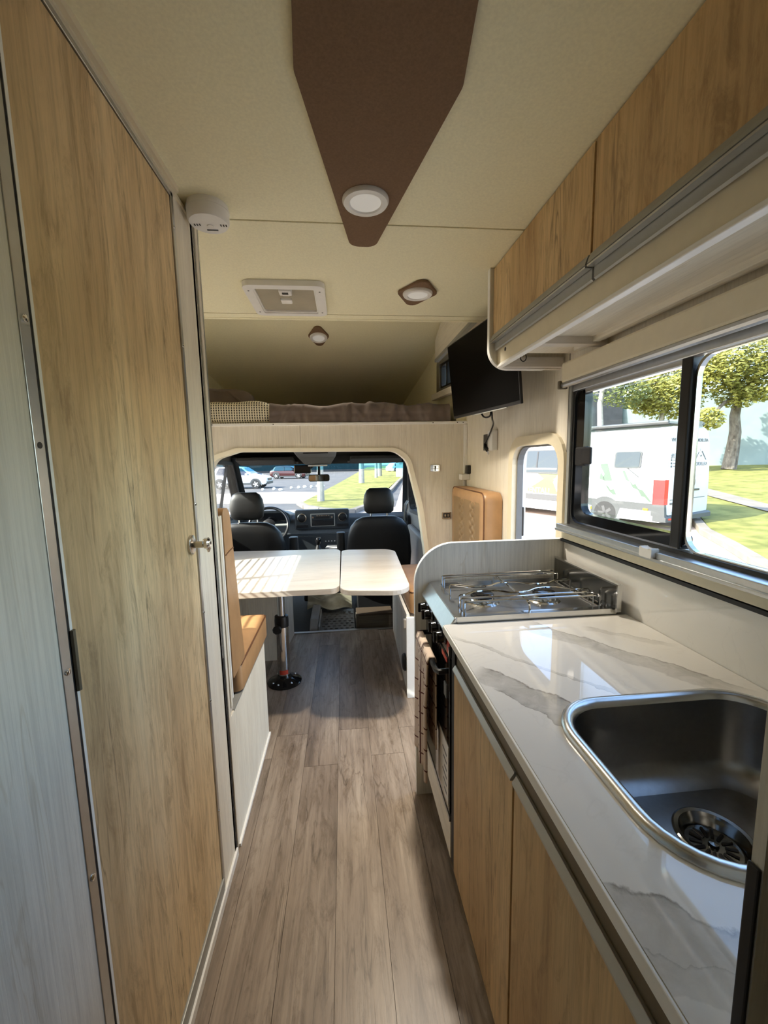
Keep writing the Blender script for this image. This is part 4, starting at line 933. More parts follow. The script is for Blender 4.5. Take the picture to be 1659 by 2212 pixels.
# dashboard
da = thing('dashboard', 'dark dashboard with radio panel and round vents in the cab', 'dashboard', (XC, 4.3, .5))
dp = [(4.85, .73), (4.50, .755), (4.30, .80), (4.22, .76), (4.18, .62), (4.25, .45), (4.45, .30), (4.85, .25)]
obj('body', MB().plate(dp, -1.03, .66, 'x'), 'dash_top', da, bevel=.015)
cp = obj('centre_panel', MB().plate(rr(-.50, .045, .665, .865, .02), 4.165, 4.24, 'y'), 'dash', da, bevel=.01)
for vx in (-.43, -.022):
    vr = obj('air_vent', MB().lathe([(.046, 0), (.046, -.012), (.038, -.014), (.034, -.004), (.0, -.004)], (vx, 4.165, .785), 'y', 28, cap=False), 'nickel', da, smooth=True)
    obj('vent_core', MB().lathe([(.034, -.008), (.030, -.010), (.0, -.010)], (vx, 4.165, .785), 'y', 24, cap=False), 'black', vr, smooth=True)
    obj('lower_pocket', B(vx-.06, vx+.06, 4.158, 4.17, .685, .715), 'black', da, bevel=.004)
ra = obj('radio', B(-.33, -.115, 4.150, 4.17, .765, .815), 'dash', da, bevel=.004)
obj('radio_display', B(-.29, -.155, 4.147, 4.151, .776, .800), 'black', ra)
for bx in (-.318, -.13): obj('radio_knob', MB().lathe([(.011, 0), (.010, -.010)], (bx, 4.150, .79), 'y', 14), 'nickel', ra, smooth=True)
for i in range(6): obj('radio_button', B(-.285+i*.023, -.268+i*.023, 4.145, 4.150, .802, .810), 'nickel', ra)
obj('radio_slot', B(-.33, -.115, 4.150, 4.17, .705, .755), 'black', da, bevel=.004)
obj('radio_surround', MB().ring(rr(-.345, -.10, .695, .825, .006), rr(-.335, -.11, .70, .818, .005), 4.155, 4.17, 'y'), 'alu_grey', da)
lp_ = obj('lower_console', MB().plate(rr(-.50, .03, .42, .60, .02), 4.17, 4.26, 'y'), 'dash', da, bevel=.01)
for bx in (-.27, -.06): obj('switch', B(bx-.02, bx+.02, 4.160, 4.172, .565, .583), 'alu_grey', lp_, bevel=.003)
for i in range(5): obj('indicator', B(-.205+i*.03, -.195+i*.03, 4.163, 4.172, .535, .543), 'white', lp_)
ins_ = obj('instrument_hood', MB().loft([[(-.92, 4.16, .74), (-.55, 4.16, .74), (-.55, 4.16, .83), (-.62, 4.16, .872), (-.85, 4.16, .872), (-.92, 4.16, .83)], [(-.95, 4.45, .72), (-.52, 4.45, .72), (-.52, 4.45, .80), (-.6, 4.45, .83), (-.87, 4.45, .83), (-.95, 4.45, .80)]]), 'dash', da, bevel=.012)
obj('gauge_face', B(-.88, -.59, 4.153, 4.162, .76, .845), 'blackgloss', ins_)
obj('tray_paper', MB().plate([(-.20, 3.98), (-.02, 3.95), (-.03, 4.10), (-.18, 4.12)], .505, .508, 'z'), 'paper', da)
sw_ = thing('steering_wheel', 'black steering wheel with silver spokes in front of the driver seat', 'steering wheel', (-.735, 4.02, .76))
SWm = Matrix.Translation((-.735, 4.03, .74)) @ Matrix.Rotation(math.radians(62), 4, 'X')
sm_ = MB().tube([SWm @ Vector((.185*math.cos(2*PI*i/40), .185*math.sin(2*PI*i/40), 0)) for i in range(40)], .015, 10, True)
obj('rim', sm_, 'black', sw_, smooth=True)
hb = MB().lathe([(.065, -.02), (.065, .01), (.05, .02), (0, .022)], (0, 0, 0), 'z', 24, cap=False); hb.v = [tuple(SWm @ Vector(p)) for p in hb.v]
obj('hub', hb, 'black', sw_, smooth=True)
for a in (0, 180, 270):
    d = Vector((math.cos(math.radians(a)), math.sin(math.radians(a)), 0)); obj('spoke', MB().tube([SWm @ (d*.05), SWm @ (d*.18)], .014, 8), 'alu_grey', sw_, smooth=True)
gl_ = thing('gear_lever', 'black gear lever with chrome knob under the radio panel', 'gear lever', (-.27, 3.95, .5))
obj('boot', MB().lathe([(.055, .42), (.045, .47), (.018, .54)], (-.265, 3.98, 0), 'z', 18), 'black', gl_, smooth=True)
obj('knob', MB().lathe([(.012, .54), (.026, .565), (.028, .59), (.018, .61), (0, .613)], (-.265, 3.98, 0), 'z', 20, cap=False), 'blackgloss', gl_, smooth=True)
obj('console', MB().loft([[(-.42, 3.90, 0), (-.02, 3.90, 0), (-.02, 4.165, 0), (-.42, 4.165, 0)], [(-.38, 3.96, .43), (-.06, 3.96, .43), (-.06, 4.165, .43), (-.38, 4.165, .43)]]), 'dash', gl_, bevel=.02)
# seats
def cab_seat(cx, y, label, arm):
    s = thing('cab_seat', label, 'car seat', (cx, y, 0), 'black cab seats')
    def sec(z, w, yc, d):
        return [(cx+sx_*w/2*abs(math.cos(t))**.6*(1), yc+math.copysign(d/2*abs(math.sin(t))**.6, math.sin(t)), z) for t in [2*PI*i/28 for i in range(28)] for sx_ in (math.copysign(1, math.cos(t)),)]
    obj('backrest', MB().loft([sec(.36, .50, y+.11, .13), sec(.42, .56, y+.10, .15), sec(.55, .57, y+.075, .15), sec(.70, .545, y+.05, .14), sec(.79, .49, y+.03, .13), sec(.845, .40, y+.02, .115), sec(.872, .29, y+.015, .09), sec(.878, .18, y+.015, .05)]), 'seat_black', s, smooth=True, ang=70)
    obj('seat_base', MB().loft([sec(.14, .46, y+.36, .46), sec(.30, .50, y+.36, .52), sec(.38, .52, y+.36, .52), sec(.42, .46, y+.36, .46)]), 'seat_black', s, smooth=True, ang=50)
    obj('pedestal', B(cx-.20, cx+.20, y+.16, y+.56, -.035, .16), 'black', s, bevel=.01)
    h = obj('headrest', MB().loft([sec(.905, .20, y, .07), sec(.925, .245, y, .10), sec(1.0, .262, y, .115), sec(1.06, .245, y, .11), sec(1.10, .205, y, .09), sec(1.118, .15, y, .05)]), 'seat_black', s, smooth=True, ang=70)
    for q in (-.07, .07): obj('headrest_post', MB().tube([(cx+q, y+.01, .84), (cx+q, y+.005, .93)], .011, 8), 'chrome', h)
    obj('armrest', MB().loft([[(p[0], p[1], z) for p in rr(cx+arm-.036, cx+arm+.036, y+.06, y+.14, .03, 4)] for z in (.40, .52, .70, .735)]), 'seat_black', s, bevel=.006, smooth=True)
cab_seat(-.762, 3.30, 'black driver seat with rounded headrest behind the steering wheel', .335)
cab_seat(.290, 3.45, 'black passenger seat with rounded headrest beside the right cab door', -.330)
# lower cab pieces
sb = thing('step_box', 'whitewashed wooden step box in front of the passenger seat', 'box', (.22, 3.28, -.03))
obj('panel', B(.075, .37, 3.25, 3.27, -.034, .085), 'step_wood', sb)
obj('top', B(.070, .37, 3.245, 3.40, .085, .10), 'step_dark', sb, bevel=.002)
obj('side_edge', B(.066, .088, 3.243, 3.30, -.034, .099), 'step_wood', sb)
fm = thing('floor_mat', 'dark patterned rubber mat on the cab floor between the seats', 'mat', (-.12, 3.45, -.03))
obj('mat', MB().plate(rr(-.23, .055, 3.20, 3.72, .01), -.034, -.024, 'z'), 'mat_rubber', fm)
for iy in range(9):
    for ix in range(6): obj('mat_stud', B(-.215+ix*.044+(.02 if iy % 2 else 0), -.193+ix*.044+(.02 if iy % 2 else 0), 3.22+iy*.052, 3.232+iy*.052, -.024, -.018), 'mat_rubber', fm)
tn_ = thing('footwell_trim', 'grey plastic trim edge beside the rubber cab mat', 'trim', (-.27, 3.4, 0))
obj('ramp', MB().plate([(3.20, -.034), (3.20, .01), (3.30, .06), (3.62, .07), (3.62, -.034)], -.31, -.24, 'x'), 'greyplastic', tn_, bevel=.01)
obj('lip', B(-.238, -.230, 3.20, 3.60, -.024, .03), 'alu_grey', tn_)
cv = thing('crumpled_cover', 'shiny crumpled olive cover lying in the cab footwell', 'cover', (-.15, 3.9, .05))
rc_ = random.Random(9)
obj('sheet', MB().grid(lambda u, v: (-.36+u*.40, 3.60+v*.27, .03+v*.15+.018*math.sin(u*9+v*4)+.012*math.sin(v*17+u*5)), 24, 20), 'foil', cv, smooth=True, ang=180)
se = thing('seat_belt', 'black seat belt hanging at the right edge of the cab opening', 'seat belt', (.61, 3.05, .7))
obj('strap', MB().plate([(.594, 3.06), (.606, 3.03), (.608, 3.032), (.596, 3.062)], .10, 1.25, 'z'), 'black_rub', se)
obj('buckle', B(.588, .612, 3.03, 3.06, .745, .80), 'black', se, bevel=.004)
gh = thing('grab_handle', 'grey grab handle on the right windscreen pillar', 'handle', (.62, 4.2, .8))
obj('handle', MB().tube([(.660, 4.30, .70), (.635, 4.22, .705), (.625, 4.20, .74), (.610, 4.10, .86), (.612, 4.09, .90), (.640, 4.12, .93)], .014, 8), 'greyplastic', gh, smooth=True)

# outer shell so that daylight only enters through the openings
struct('roof', 'outer roof shell of the motorhome', 'roof', MB().box(-1.30, .93, -1.78, 4.62, 2.42, 2.47).box(-1.3, .93, -1.78, 2.16, 2.12, 2.16), 'van_white')
struct('wall_nose', 'outer nose shell around the bed alcove', 'wall', MB().box(-1.30, .93, 4.60, 4.65, 1.46, 2.45).box(-1.30, .93, 2.85, 4.62, 1.515, 1.521).box(-1.30, -1.26, 2.84, 4.62, 1.5, 2.44), 'van_white')
struct('floor_under', 'underfloor of the motorhome', 'floor', MB().box(-1.3, .93, -1.78, 3.18, -.14, -.06), 'van_band')

# ================================================================== OUTDOORS
GZ0 = -.62
struct('ground_1', 'pale sunlit paving around the parked vehicles', 'ground', MB().add([(-60, -30, GZ0), (14, -30, GZ0), (14, 17.0, GZ0), (-60, 17.0, GZ0)], [(0, 1, 2, 3)]), 'paving')
struct('road', 'grey asphalt car park beyond the windscreen', 'road', MB().add([(-90, 17, GZ0), (60, 17, GZ0), (60, 150, GZ0), (-90, 150, GZ0)], [(0, 1, 2, 3)]), 'asphalt')
def strip(pts, w, z0, z1):
    m = MB()
    for a, b in zip(pts[:-1], pts[1:]):
        d = (Vector(b)-Vector(a)).normalized(); n = Vector((-d.y, d.x))*w/2
        m.plate([(a[0]+n.x, a[1]+n.y), (b[0]+n.x, b[1]+n.y), (b[0]-n.x, b[1]-n.y), (a[0]-n.x, a[1]-n.y)], z0, z1, 'z')
    return m
# kerb stones and lawn on the kitchen side
KP = [(4.6, 2.6), (5.6, 4.0), (6.55, 5.4), (7.25, 6.5), (7.95, 7.65), (8.75, 9.1), (9.9, 10.6), (12.5, 13.5), (16, 18)]
kb_ = struct('kerb_1', 'pale concrete kerb curving along the lawn outside the kitchen window', 'kerb')
for a, b in zip(KP[:-1], KP[1:]):
    n = max(1, round((Vector(b)-Vector(a)).length/.9))
    for i in range(n):
        p = Vector(a).lerp(Vector(b), i/n); q = Vector(a).lerp(Vector(b), (i+.985)/n)
        obj('kerb_stone', strip([tuple(p), tuple(q)], .22, GZ0, GZ0+.16), 'concrete', kb_, bevel=.02)
def lz(x, y): return GZ0+.13+max(0, (x*.72+y*.69)-13.2)*.031
lw = MB()
def lawn_pt(u, v):
    i = min(int(u*(len(KP)-1)), len(KP)-2); t = u*(len(KP)-1)-i; p = Vector(KP[i]).lerp(Vector(KP[i+1]), t)
    far = Vector((42-2*u, -14+u*92)); q = p+Vector((.1, -.07)); r = q.lerp(far, v); return (r.x, r.y, lz(r.x, r.y))
struct('lawn_1', 'sunlit sloping lawn outside the kitchen window', 'lawn', lw.grid(lawn_pt, 40, 40), 'grass', smooth=True)
def on(p, h): return (p[0], p[1], lz(p[0], p[1])+h)
PA = [(10.2, 4.5), (12.4, 10.9), (13.8, 14.2), (16.2, 19.3)]; PBm = [(11.6, 5.2), (13.7, 12.0), (15.7, 16.2), (18.2, 21)]
struct('path_1', 'pale concrete footpath across the lawn', 'path', MB().add([on(p, .03) for p in PA]+[on(p, .03) for p in PBm], [(0, 1, 5, 4), (1, 2, 6, 5), (2, 3, 7, 6)]), 'concrete')
# building beyond the lawn
HB = thing('building', 'long pale teal rendered building with a dark roof beyond the lawn', 'building', (28, 30, 0))
hd = Vector((.86, -.51)).normalized(); hn = Vector((-hd.y, hd.x))
def hq(s, d, z): p = Vector((28, 31))+hd*s+hn*d; return (p.x, p.y, z)
obj('wall', MB().add([hq(-26, 0, -.6), hq(20, 0, -.6), hq(20, 0, 6.2), hq(-26, 0, 6.2), hq(-26, 8, -.6), hq(20, 8, -.6), hq(20, 8, 6.2), hq(-26, 8, 6.2)], [(0, 1, 2, 3), (0, 3, 7, 4), (1, 5, 6, 2), (3, 2, 6, 7)]), 'housewall', HB)
obj('roof', MB().add([hq(-26.5, -.6, 3.3), hq(-5, -.6, 3.3), hq(-5, -.1, 7.0), hq(-26.5, -.1, 7.0), hq(-26.5, 8, 6.2), hq(-5, 8, 6.2), hq(-5, 8, 7.0), hq(-26.5, 8, 7.0)], [(0, 1, 2, 3), (3, 2, 6, 7), (1, 5, 6, 2), (0, 1, 5, 4)]), 'darkroof', HB)
obj('fascia', MB().add([hq(-26.6, -.75, 3.1), hq(-4.9, -.75, 3.1), hq(-4.9, -.75, 3.32), hq(-26.6, -.75, 3.32)], [(0, 1, 2, 3)]), 'bark', HB)
# trees
def leafball(mb, c, R, n, s, rnd):
    for _ in range(n):
        while True:
            p = Vector((rnd.uniform(-1, 1), rnd.uniform(-1, 1), rnd.uniform(-1, 1)))
            if .25 < p.length < 1: break
        p = Vector((c[0]+p.x*R[0], c[1]+p.y*R[1], c[2]+p.z*R[2]))
        a = Vector((rnd.gauss(0, 1), rnd.gauss(0, 1), rnd.gauss(0, 1))).normalized(); b = a.orthogonal().normalized(); q = s*rnd.uniform(.6, 1.3)
        mb.add([p-a*q, p+b*q*.55, p+a*q, p-b*q*.55], [(0, 1, 2, 3)])
def tree(name, label, base, trunk, r, crowns, leafm, barkm='bark', seed=1, ls=.11, group=None):
    rnd = random.Random(seed); t = thing(name, label, 'tree', base, group)
    m = len(trunk); obj('trunk', MB().tube([tuple(Vector(base)+Vector(p)) for p in trunk], [r*(1-.45*i/(m-1)) for i in range(m)], 10), barkm, t, smooth=True)
    top = Vector(base)+Vector(trunk[-1])
    if crowns:
        for c in crowns[:6]: obj('branch', MB().tube([tuple(top-Vector((0, 0, .2))), tuple(top.lerp(Vector(c[0]), .5)+Vector((0, 0, .25))), tuple(Vector(c[0]))], [r*.4, r*.25, r*.08], 6), barkm, t, smooth=True)
        mb = MB()
        for c, R, n in crowns: leafball(mb, c, R, n, ls, rnd)
        o = obj('crown', mb, leafm, t); o['kind'] = 'stuff'
    return t
tb_ = (26.4, 26.0, .25)
tree('tree', 'big leafy tree with a bare grey trunk in front of the teal building', tb_, [(0, 0, 0), (.15, 0, 1.2), (.25, 0, 2.5), (.1, 0, 3.6), (.3, 0, 5.0)], .45,
     [((25.22, 25.00, 7.48), (3.0, 2, 2.1), 4140), ((23.36, 25.00, 6.62), (2.0, 2, 1.5), 2700), ((27.15, 25.00, 6.19), (2.2, 2, 1.5), 2700), ((25.77, 25.00, 5.17), (1.6, 1.5, .9), 1260), ((22.68, 24.00, 3.48), (1.0, .8, .7), 684), ((28.46, 25.00, 7.78), (2.4, 2, 2.2), 2160), ((25.11, 26.00, 8.89), (1.6, 1.5, .9), 1080)], 'leaf', 'bark', 3, .14)
tree('tree', 'yellow green tree rising behind the white van beside the window mullion', (21.0, 26, .1), [(0, 0, 0), (-.1, 0, 2), (.3, 0, 4.2)], .25,
     [((21.45, 26.00, 5.04), (2.7, 1.6, 1.4), 3060), ((20.29, 26.00, 5.20), (1.5, 1.4, 1.3), 1440), ((22.85, 27.00, 6.73), (2.4, 1.5, 1.6), 2340), ((20.64, 27.00, 6.72), (1.4, 1.2, 1.0), 900)], 'leaf', 'limewash', 5, .14)
tree('tree', 'thin pale trunked tree seen above the front of the white van', (16.3, 25, .0), [(0, 0, 0), (.0, 0, 2.5), (-.15, 0, 4.6), (.1, 0, 6.2)], .22,
     [((17.00, 25.00, 5.34), (1.3, 1.2, 1.0), 468), ((18.25, 25.00, 5.20), (1.0, 1, 1.0), 432), ((17.42, 25.00, 6.18), (1.3, 1, .6), 468)], 'leaf_dk', 'limewash', 6, .13)
# white camper van
VO = Vector((8.0, 9.6, GZ0)); VF = Vector((-.39, .92, 0)).normalized(); VW = Vector((VF.y, -VF.x, 0))
def vp(u, w, z): return tuple(VO+VF*u+VW*w+Vector((0, 0, z)))
van = thing('camper_van', 'white high roof camper van with green mountain graphics parked outside the entrance side', 'van', tuple(VO+VF*3+VW*1.1))
VWD = 2.26
def vsec(u, top=2.68, low=.24, inn=0, nose=0):
    sh = [(0+inn, low), (0+inn, 1.25), (.05+inn, 1.9), (.13+inn, 2.35), (.22+inn, top-.08), (.38+inn, top), (VWD-.38-inn, top), (VWD-.22-inn, top-.08), (VWD-.13-inn, 2.35 if top > 2.4 else top-.2), (VWD-.05-inn, min(1.9, top-.3)), (VWD-inn, 1.25 if top > 1.5 else .9), (VWD-inn, low)]
    if top < 2.4:
        sh = [(inn, low), (inn, min(.9, top-.3)), (.03+inn, top-.25), (.06+inn, top-.15), (.12+inn, top-.05), (.25+inn, top), (VWD-.25-inn, top), (VWD-.12-inn, top-.05), (VWD-.06-inn, top-.15), (VWD-.03-inn, top-.25), (VWD-inn, min(.9, top-.3)), (VWD-inn, low)]
    return [vp(u, w, z) for w, z in sh]
obj('body', MB().loft([vsec(.0, 2.64, .45, .03), vsec(.06), vsec(1.0), vsec(3.0), vsec(4.6), vsec(5.3, 2.60), vsec(5.9, 2.0, .24, .03), vsec(6.4, 1.28, .26, .06), vsec(6.95, 1.02, .3, .12), vsec(7.05, .8, .32, .2)]), 'van_white', van, smooth=True, ang=32)
def vside(name, poly, m, parent=van, d=.012, r=0, n=4):
    pl = rpoly(poly, r, n) if r else poly; mb = MB().plate(pl, -d, .02, 'x'); 
    mb.v = [vp(p[1], p[0]+(0 if p[2] < 1.25 else (p[2]-1.25)*.0769 if p[2] < 1.9 else .05+(p[2]-1.9)*.178), p[2]) for p in mb.v]
    return obj(name, mb, m, parent)
vside('lower_cladding', [(0.25, .52), (.25, .71), (1.46, .73), (2.2, .74), (5.2, .74), (5.2, .55), (2.2, .54), (1.25, .53)], 'van_band')
def wheel(c, axis_v, R, w, parent, cap='black', name='wheel'):
    q = axis_v.to_track_quat('Z', 'Y').to_matrix().to_4x4(); T = Matrix.Translation(c) @ q
    mb = MB().lathe([(R*.55, -w/2), (R*.92, -w/2), (R, -w*.3), (R, w*.3), (R*.92, w/2), (R*.55, w/2)], (0, 0, 0), 'z', 32); mb.v = [tuple(T @ Vector(p)) for p in mb.v]
    o = obj(name, mb, 'tyre', parent, smooth=True)
    mb = MB()
    for sg in (-1, 1):
        mb.lathe([(R*.62, sg*w*.50), (R*.60, sg*w*.47), (R*.2, sg*w*.44), (0, sg*w*.46)], (0, 0, 0), 'z', 28, cap=False)
        for i in range(5):
            a = 2*PI*i/5; mb.add([(R*.12*math.cos(a+1.2), R*.12*math.sin(a+1.2), sg*w*.52), (R*.60*math.cos(a+.2), R*.60*math.sin(a+.2), sg*w*.52), (R*.60*math.cos(a-.2), R*.60*math.sin(a-.2), sg*w*.52), (R*.12*math.cos(a-1.2), R*.12*math.sin(a-1.2), sg*w*.52)], [(0, 1, 2, 3)])
    mb.v = [tuple(T @ Vector(p)) for p in mb.v]; obj('wheel_disc', mb, cap, o); return o
for u in (1.52, 5.45):
    a_ = vside('wheel_arch', [(u+.44*math.cos(math.radians(t)), .40+.42*math.sin(math.radians(t))) for t in range(0, 181, 12)]+[(u-.44, .2), (u+.44, .2)], 'van_band', d=.014)
    for w in (.10, VWD-.10): wheel(Vector(vp(u, w, .355)), VW, .355, .23, van, 'wheel_dk')
vside('sill_panel', [(.27, .25), (.27, .51), (1.08, .51), (1.17, .24)], 'van_white', d=.016)
vside('marker_light', [(.34, .525), (.34, .58), (.46, .58), (.46, .525)], 'amber', d=.03)
vside('marker_light', [(1.93, .42), (1.93, .50), (1.97, .50), (1.97, .42)], 'amber', d=.03)
tl = MB().loft([[vp(-.035, -.012, z), vp(.24, -.022, z), vp(.24, .03, z), vp(.03, .16, z), vp(-.035, .16, z)] for z in (.70, 1.0, 1.33)])
obj('tail_light', tl, 'taillight', van)
def vwin(pts, r, sash=()):
    c = Vector((sum(p[0] for p in pts)/4, sum(p[1] for p in pts)/4))
    f_ = vside('side_window', pts, 'van_band', d=.03, r=r)
    ip = [tuple(c+(Vector(p)-c)*.90) for p in pts]
    g_ = vside('window_pane', ip, 'car_glass', f_, d=.034, r=r*.7); return f_
vwin([(.60, 1.62), (.60, 2.07), (1.33, 2.07), (1.33, 1.62)], .07)
f2_ = vwin([(3.10, 1.42), (3.10, 2.20), (4.52, 2.20), (4.52, 1.42)], .07)
vside('window_sash', [(4.02, 1.57), (4.02, 2.14), (3.97, 2.14), (3.97, 1.57)], 'black', f2_, d=.04)
vside('window_sash', [(3.2, 1.55), (3.2, 1.60), (4.42, 1.60), (4.42, 1.55)], 'van_white', f2_, d=.04)
vside('graphic', [(1.74, 1.73), (1.53, 1.75), (1.35, 1.27), (1.58, 1.26), (1.63, 1.36), (1.60, 1.46), (1.72, 1.64)], 'decal_green', d=.004)
vside('graphic', [(1.74, 1.32), (1.71, 1.50), (1.60, 1.36), (1.58, 1.26)], 'decal_green', d=.004)
vside('graphic', [(1.53, 1.13), (1.48, 1.13), (1.39, 1.02), (1.29, 1.04), (1.21, .89), (1.3, .88), (1.42, .97)], 'decal_green', d=.004)
vside('graphic', [(1.09, 1.55), (1.02, 1.56), (.91, 1.34), (.76, 1.18), (.71, 1.22), (.62, 1.08), (.51, 1.05), (.27, .76), (.32, .75), (.45, .87), (.53, .88), (.63, 1.05), (.77, 1.10), (.86, 1.26), (.97, 1.3)], 'decal_green', d=.004)
vside('graphic', [(3.95, 1.415), (3.15, 1.415), (3.32, 1.15), (3.13, .77), (4.3, .77), (4.5, .86), (4.08, 1.03), (3.70, 1.25)], 'decal_olive', d=.004)
vside('graphic', [(3.01, 1.24), (3.08, .76), (2.86, .76)], 'decal_green', d=.004)
vside('graphic', [(2.86, 1.9), (2.80, 1.25), (2.60, 1.0), (2.72, 1.7)], 'decal_olive', d=.004)
vside('awning_pole', [(.97, 1.62), (.96, 1.64), (.63, 1.40), (.64, 1.38)], 'van_band', d=.02)
Mside = Matrix(((-VF.x, 0, -VW.x, 0), (-VF.y, 0, -VW.y, 0), (0, 1, 0, 0), (0, 0, 0, 1)))
text('lettering', '¡RENTAL!', .26, 'van_white', van, Matrix.Translation(Vector(vp(4.52, -.008, .775))) @ Mside, .003)
# rear doors
Mrear = Matrix(((VW.x, 0, -VF.x, 0), (VW.y, 0, -VF.y, 0), (0, 1, 0, 0), (0, 0, 0, 1)))
def vrear(name, poly, m, parent=van, d=.012, r=0, back=.03):
    pl = rpoly(poly, r, 5) if r else poly; mb = MB().plate(pl, -d, back, 'y'); mb.v = [vp(p[1]+max(0, p[2]-1.3)*.03, p[0], p[2]) for p in mb.v]
    return obj(name, mb, m, parent)
rd1 = vrear('rear_door', [(.17, .42), (1.155, .40), (1.155, 2.58), (.30, 2.58), (.20, 2.2), (.12, 1.2), (.10, .6)], 'van_white', d=.03, r=.08)
rd2 = vrear('rear_door', [(1.165, .40), (2.10, .42), (2.17, .6), (2.14, 1.2), (2.06, 2.2), (1.96, 2.58), (1.165, 2.58)], 'van_white', d=.03, r=.08)
for x0, x1 in ((.28, 1.08), (1.25, 2.00)):
    vrear('panel_recess', [(x0, 1.42), (x1, 1.42), (x1-.05, 2.22), (x0+.05, 2.22)], 'car_silver', rd1 if x0 < 1 else rd2, d=.032, r=.05)
    vrear('crease', [(x0, .80), (x1, .80), (x1, .815), (x0, .815)], 'van_band', rd1 if x0 < 1 else rd2, d=.033)
    vrear('upper_crease', [(x0, 2.42), (x1, 2.42), (x1, 2.432), (x0, 2.432)], 'van_band', rd1 if x0 < 1 else rd2, d=.033)
def vt(body, x, z, size, m='ink', sx=1, par=rd1): return text('lettering', body, size, m, par, Matrix.Translation(Vector(vp(-.034+max(0, z-1.3)*.03, x, z))) @ Mrear, .002, 'LEFT', sx)
vt('VIVI LA EXPERIENCIA CORDILLERA', .22, 2.29, .125, sx=.93)
vt('¡RENTAL!', .22, 1.87, .17, sx=.95)
vt('CORDILLERA', 1.36, 1.66, .135, sx=.82, par=rd2)
for i, z in enumerate((1.80, 1.72, 1.64)):
    vrear('icon', [(.23, z), (.28, z), (.28, z+.045), (.23, z+.045)], 'ink', rd1, d=.0335, r=.015); vrear('contact_line', [(.32, z+.012), (.80, z+.012), (.80, z+.032), (.32, z+.032)], 'ink', rd1, d=.0335)
for pts in ([(1.38, 1.81), (1.56, 2.03), (1.60, 2.03), (1.43, 1.81)], [(1.70, 2.03), (1.76, 2.05), (1.98, 1.81), (1.92, 1.81)], [(1.58, 1.97), (1.68, 1.88), (1.74, 1.93), (1.70, 1.95), (1.67, 1.92)]): vrear('logo_peak', pts, 'ink', rd2, d=.0335)
mo = []
for k in range(9): a = math.radians(110+k*22); mo.append((1.66+.035*math.cos(a), 2.09+.035*math.sin(a)))
for k in range(8, -1, -1): a = math.radians(110+k*22); mo.append((1.673+.028*math.cos(a), 2.093+.028*math.sin(a)))
vrear('logo_moon', mo, 'ink', rd2, d=.0335)
vrear('logo_mark', [(.62, .86), (.72, .86), (.67, 1.08)], 'van_band', rd1, d=.0335)
vrear('door_handle', [(1.40, 1.0), (1.66, 1.0), (1.66, 1.05), (1.40, 1.05)], 'black', rd2, d=.05, r=.015)
vrear('lock', [(1.34, 1.15), (1.42, 1.15), (1.42, 1.30), (1.34, 1.30)], 'black', rd2, d=.045, r=.02)
vrear('number_plate_lamp', [(.28, .69), (1.0, .69), (1.0, .735), (.28, .735)], 'van_band', rd1, d=.05, r=.01)
npl = vrear('number_plate', [(.36, .50), (.86, .50), (.86, .65), (.36, .65)], 'white', rd1, d=.042, r=.012)
vrear('plate_header', [(.37, .622), (.85, .622), (.85, .642), (.37, .642)], 'car_dark', rd1, d=.044)
text('plate_lettering', 'AG 154 XX'[:6], .105, 'ink', rd1, Matrix.Translation(Vector(vp(-.0445, .40, .525))) @ Mrear, .001)
for z in (1.75, 1.2, .7): vside('door_hinge', [(-.02, z), (.06, z), (.06, z+.06), (-.02, z+.06)], 'van_white', d=.03) if z > 1.4 else None
obj('rear_bumper', MB().loft([[vp(-.10, w, .26), vp(.22, w, .26), vp(.22, w, .41), vp(-.05, w, .41), vp(-.10, w, .37)] for w in (-.012, .3, VWD-.3, VWD-.02)]).loft([[vp(-.07, w, .40), vp(.26, w, .40), vp(.26, w, .70), vp(-.045, w, .70)] for w in (-.014, .09)]), 'van_band', van)
obj('bumper_reflector', MB().loft([[vp(-.105, w, .31), vp(-.09, w, .31), vp(-.09, w, .35), vp(-.105, w, .35)] for w in (.12, .42)]), 'taillight', van)
rk_ = obj('roof_rack', MB().tube([vp(.10, .24, 2.78), vp(4.6, .24, 2.80)], .045, 8).tube([vp(.10, VWD-.3, 2.78), vp(4.6, VWD-.3, 2.80)], .045, 8), 'van_band', van)
obj('rack_deck', MB().loft([[vp(u, .28, 2.75), vp(u, VWD-.34, 2.75), vp(u, VWD-.34, 2.80), vp(u, .28, 2.80)] for u in (.12, 4.6)]), 'car_dark', rk_)
obj('rear_camera', MB().loft([[vp(u, 1.45, 2.70), vp(u, 1.62, 2.70), vp(u, 1.62, 2.82), vp(u, 1.45, 2.82)] for u in (-.02, .10)]), 'black', rk_)
# ---------------- beyond the windscreen
IS = [(-1.95, 18.5), (-.9, 16.3), (.1, 15.3), (1.2, 18.0), (6.6, 46), (20, 137), (6.2, 108), (-.6, 32.3)]
struct('lawn_2', 'narrow grass island seen through the windscreen', 'lawn', MB().plate(rpoly(IS, [.4, .6, .5, 2, 5, 1, 1, 6], 4), GZ0, GZ0+.12, 'z'), 'grass')
k2 = struct('kerb_2', 'pale kerb around the grass island in front of the windscreen', 'kerb')
KI = [(-2.05, 18.9), (-1.6, 17.2), (-.9, 16.1), (-.1, 15.2), (.35, 15.4), (1.3, 17.9), (3.0, 26), (5.0, 37), (6.8, 46.2)]
for a, b in zip(KI[:-1], KI[1:]):
    n = max(1, round((Vector(b)-Vector(a)).length/1.4))
    for i in range(n): obj('kerb_stone', strip([tuple(Vector(a).lerp(Vector(b), i/n)), tuple(Vector(a).lerp(Vector(b), (i+.98)/n))], .24, GZ0, GZ0+.17), 'concrete', k2, bevel=.02)
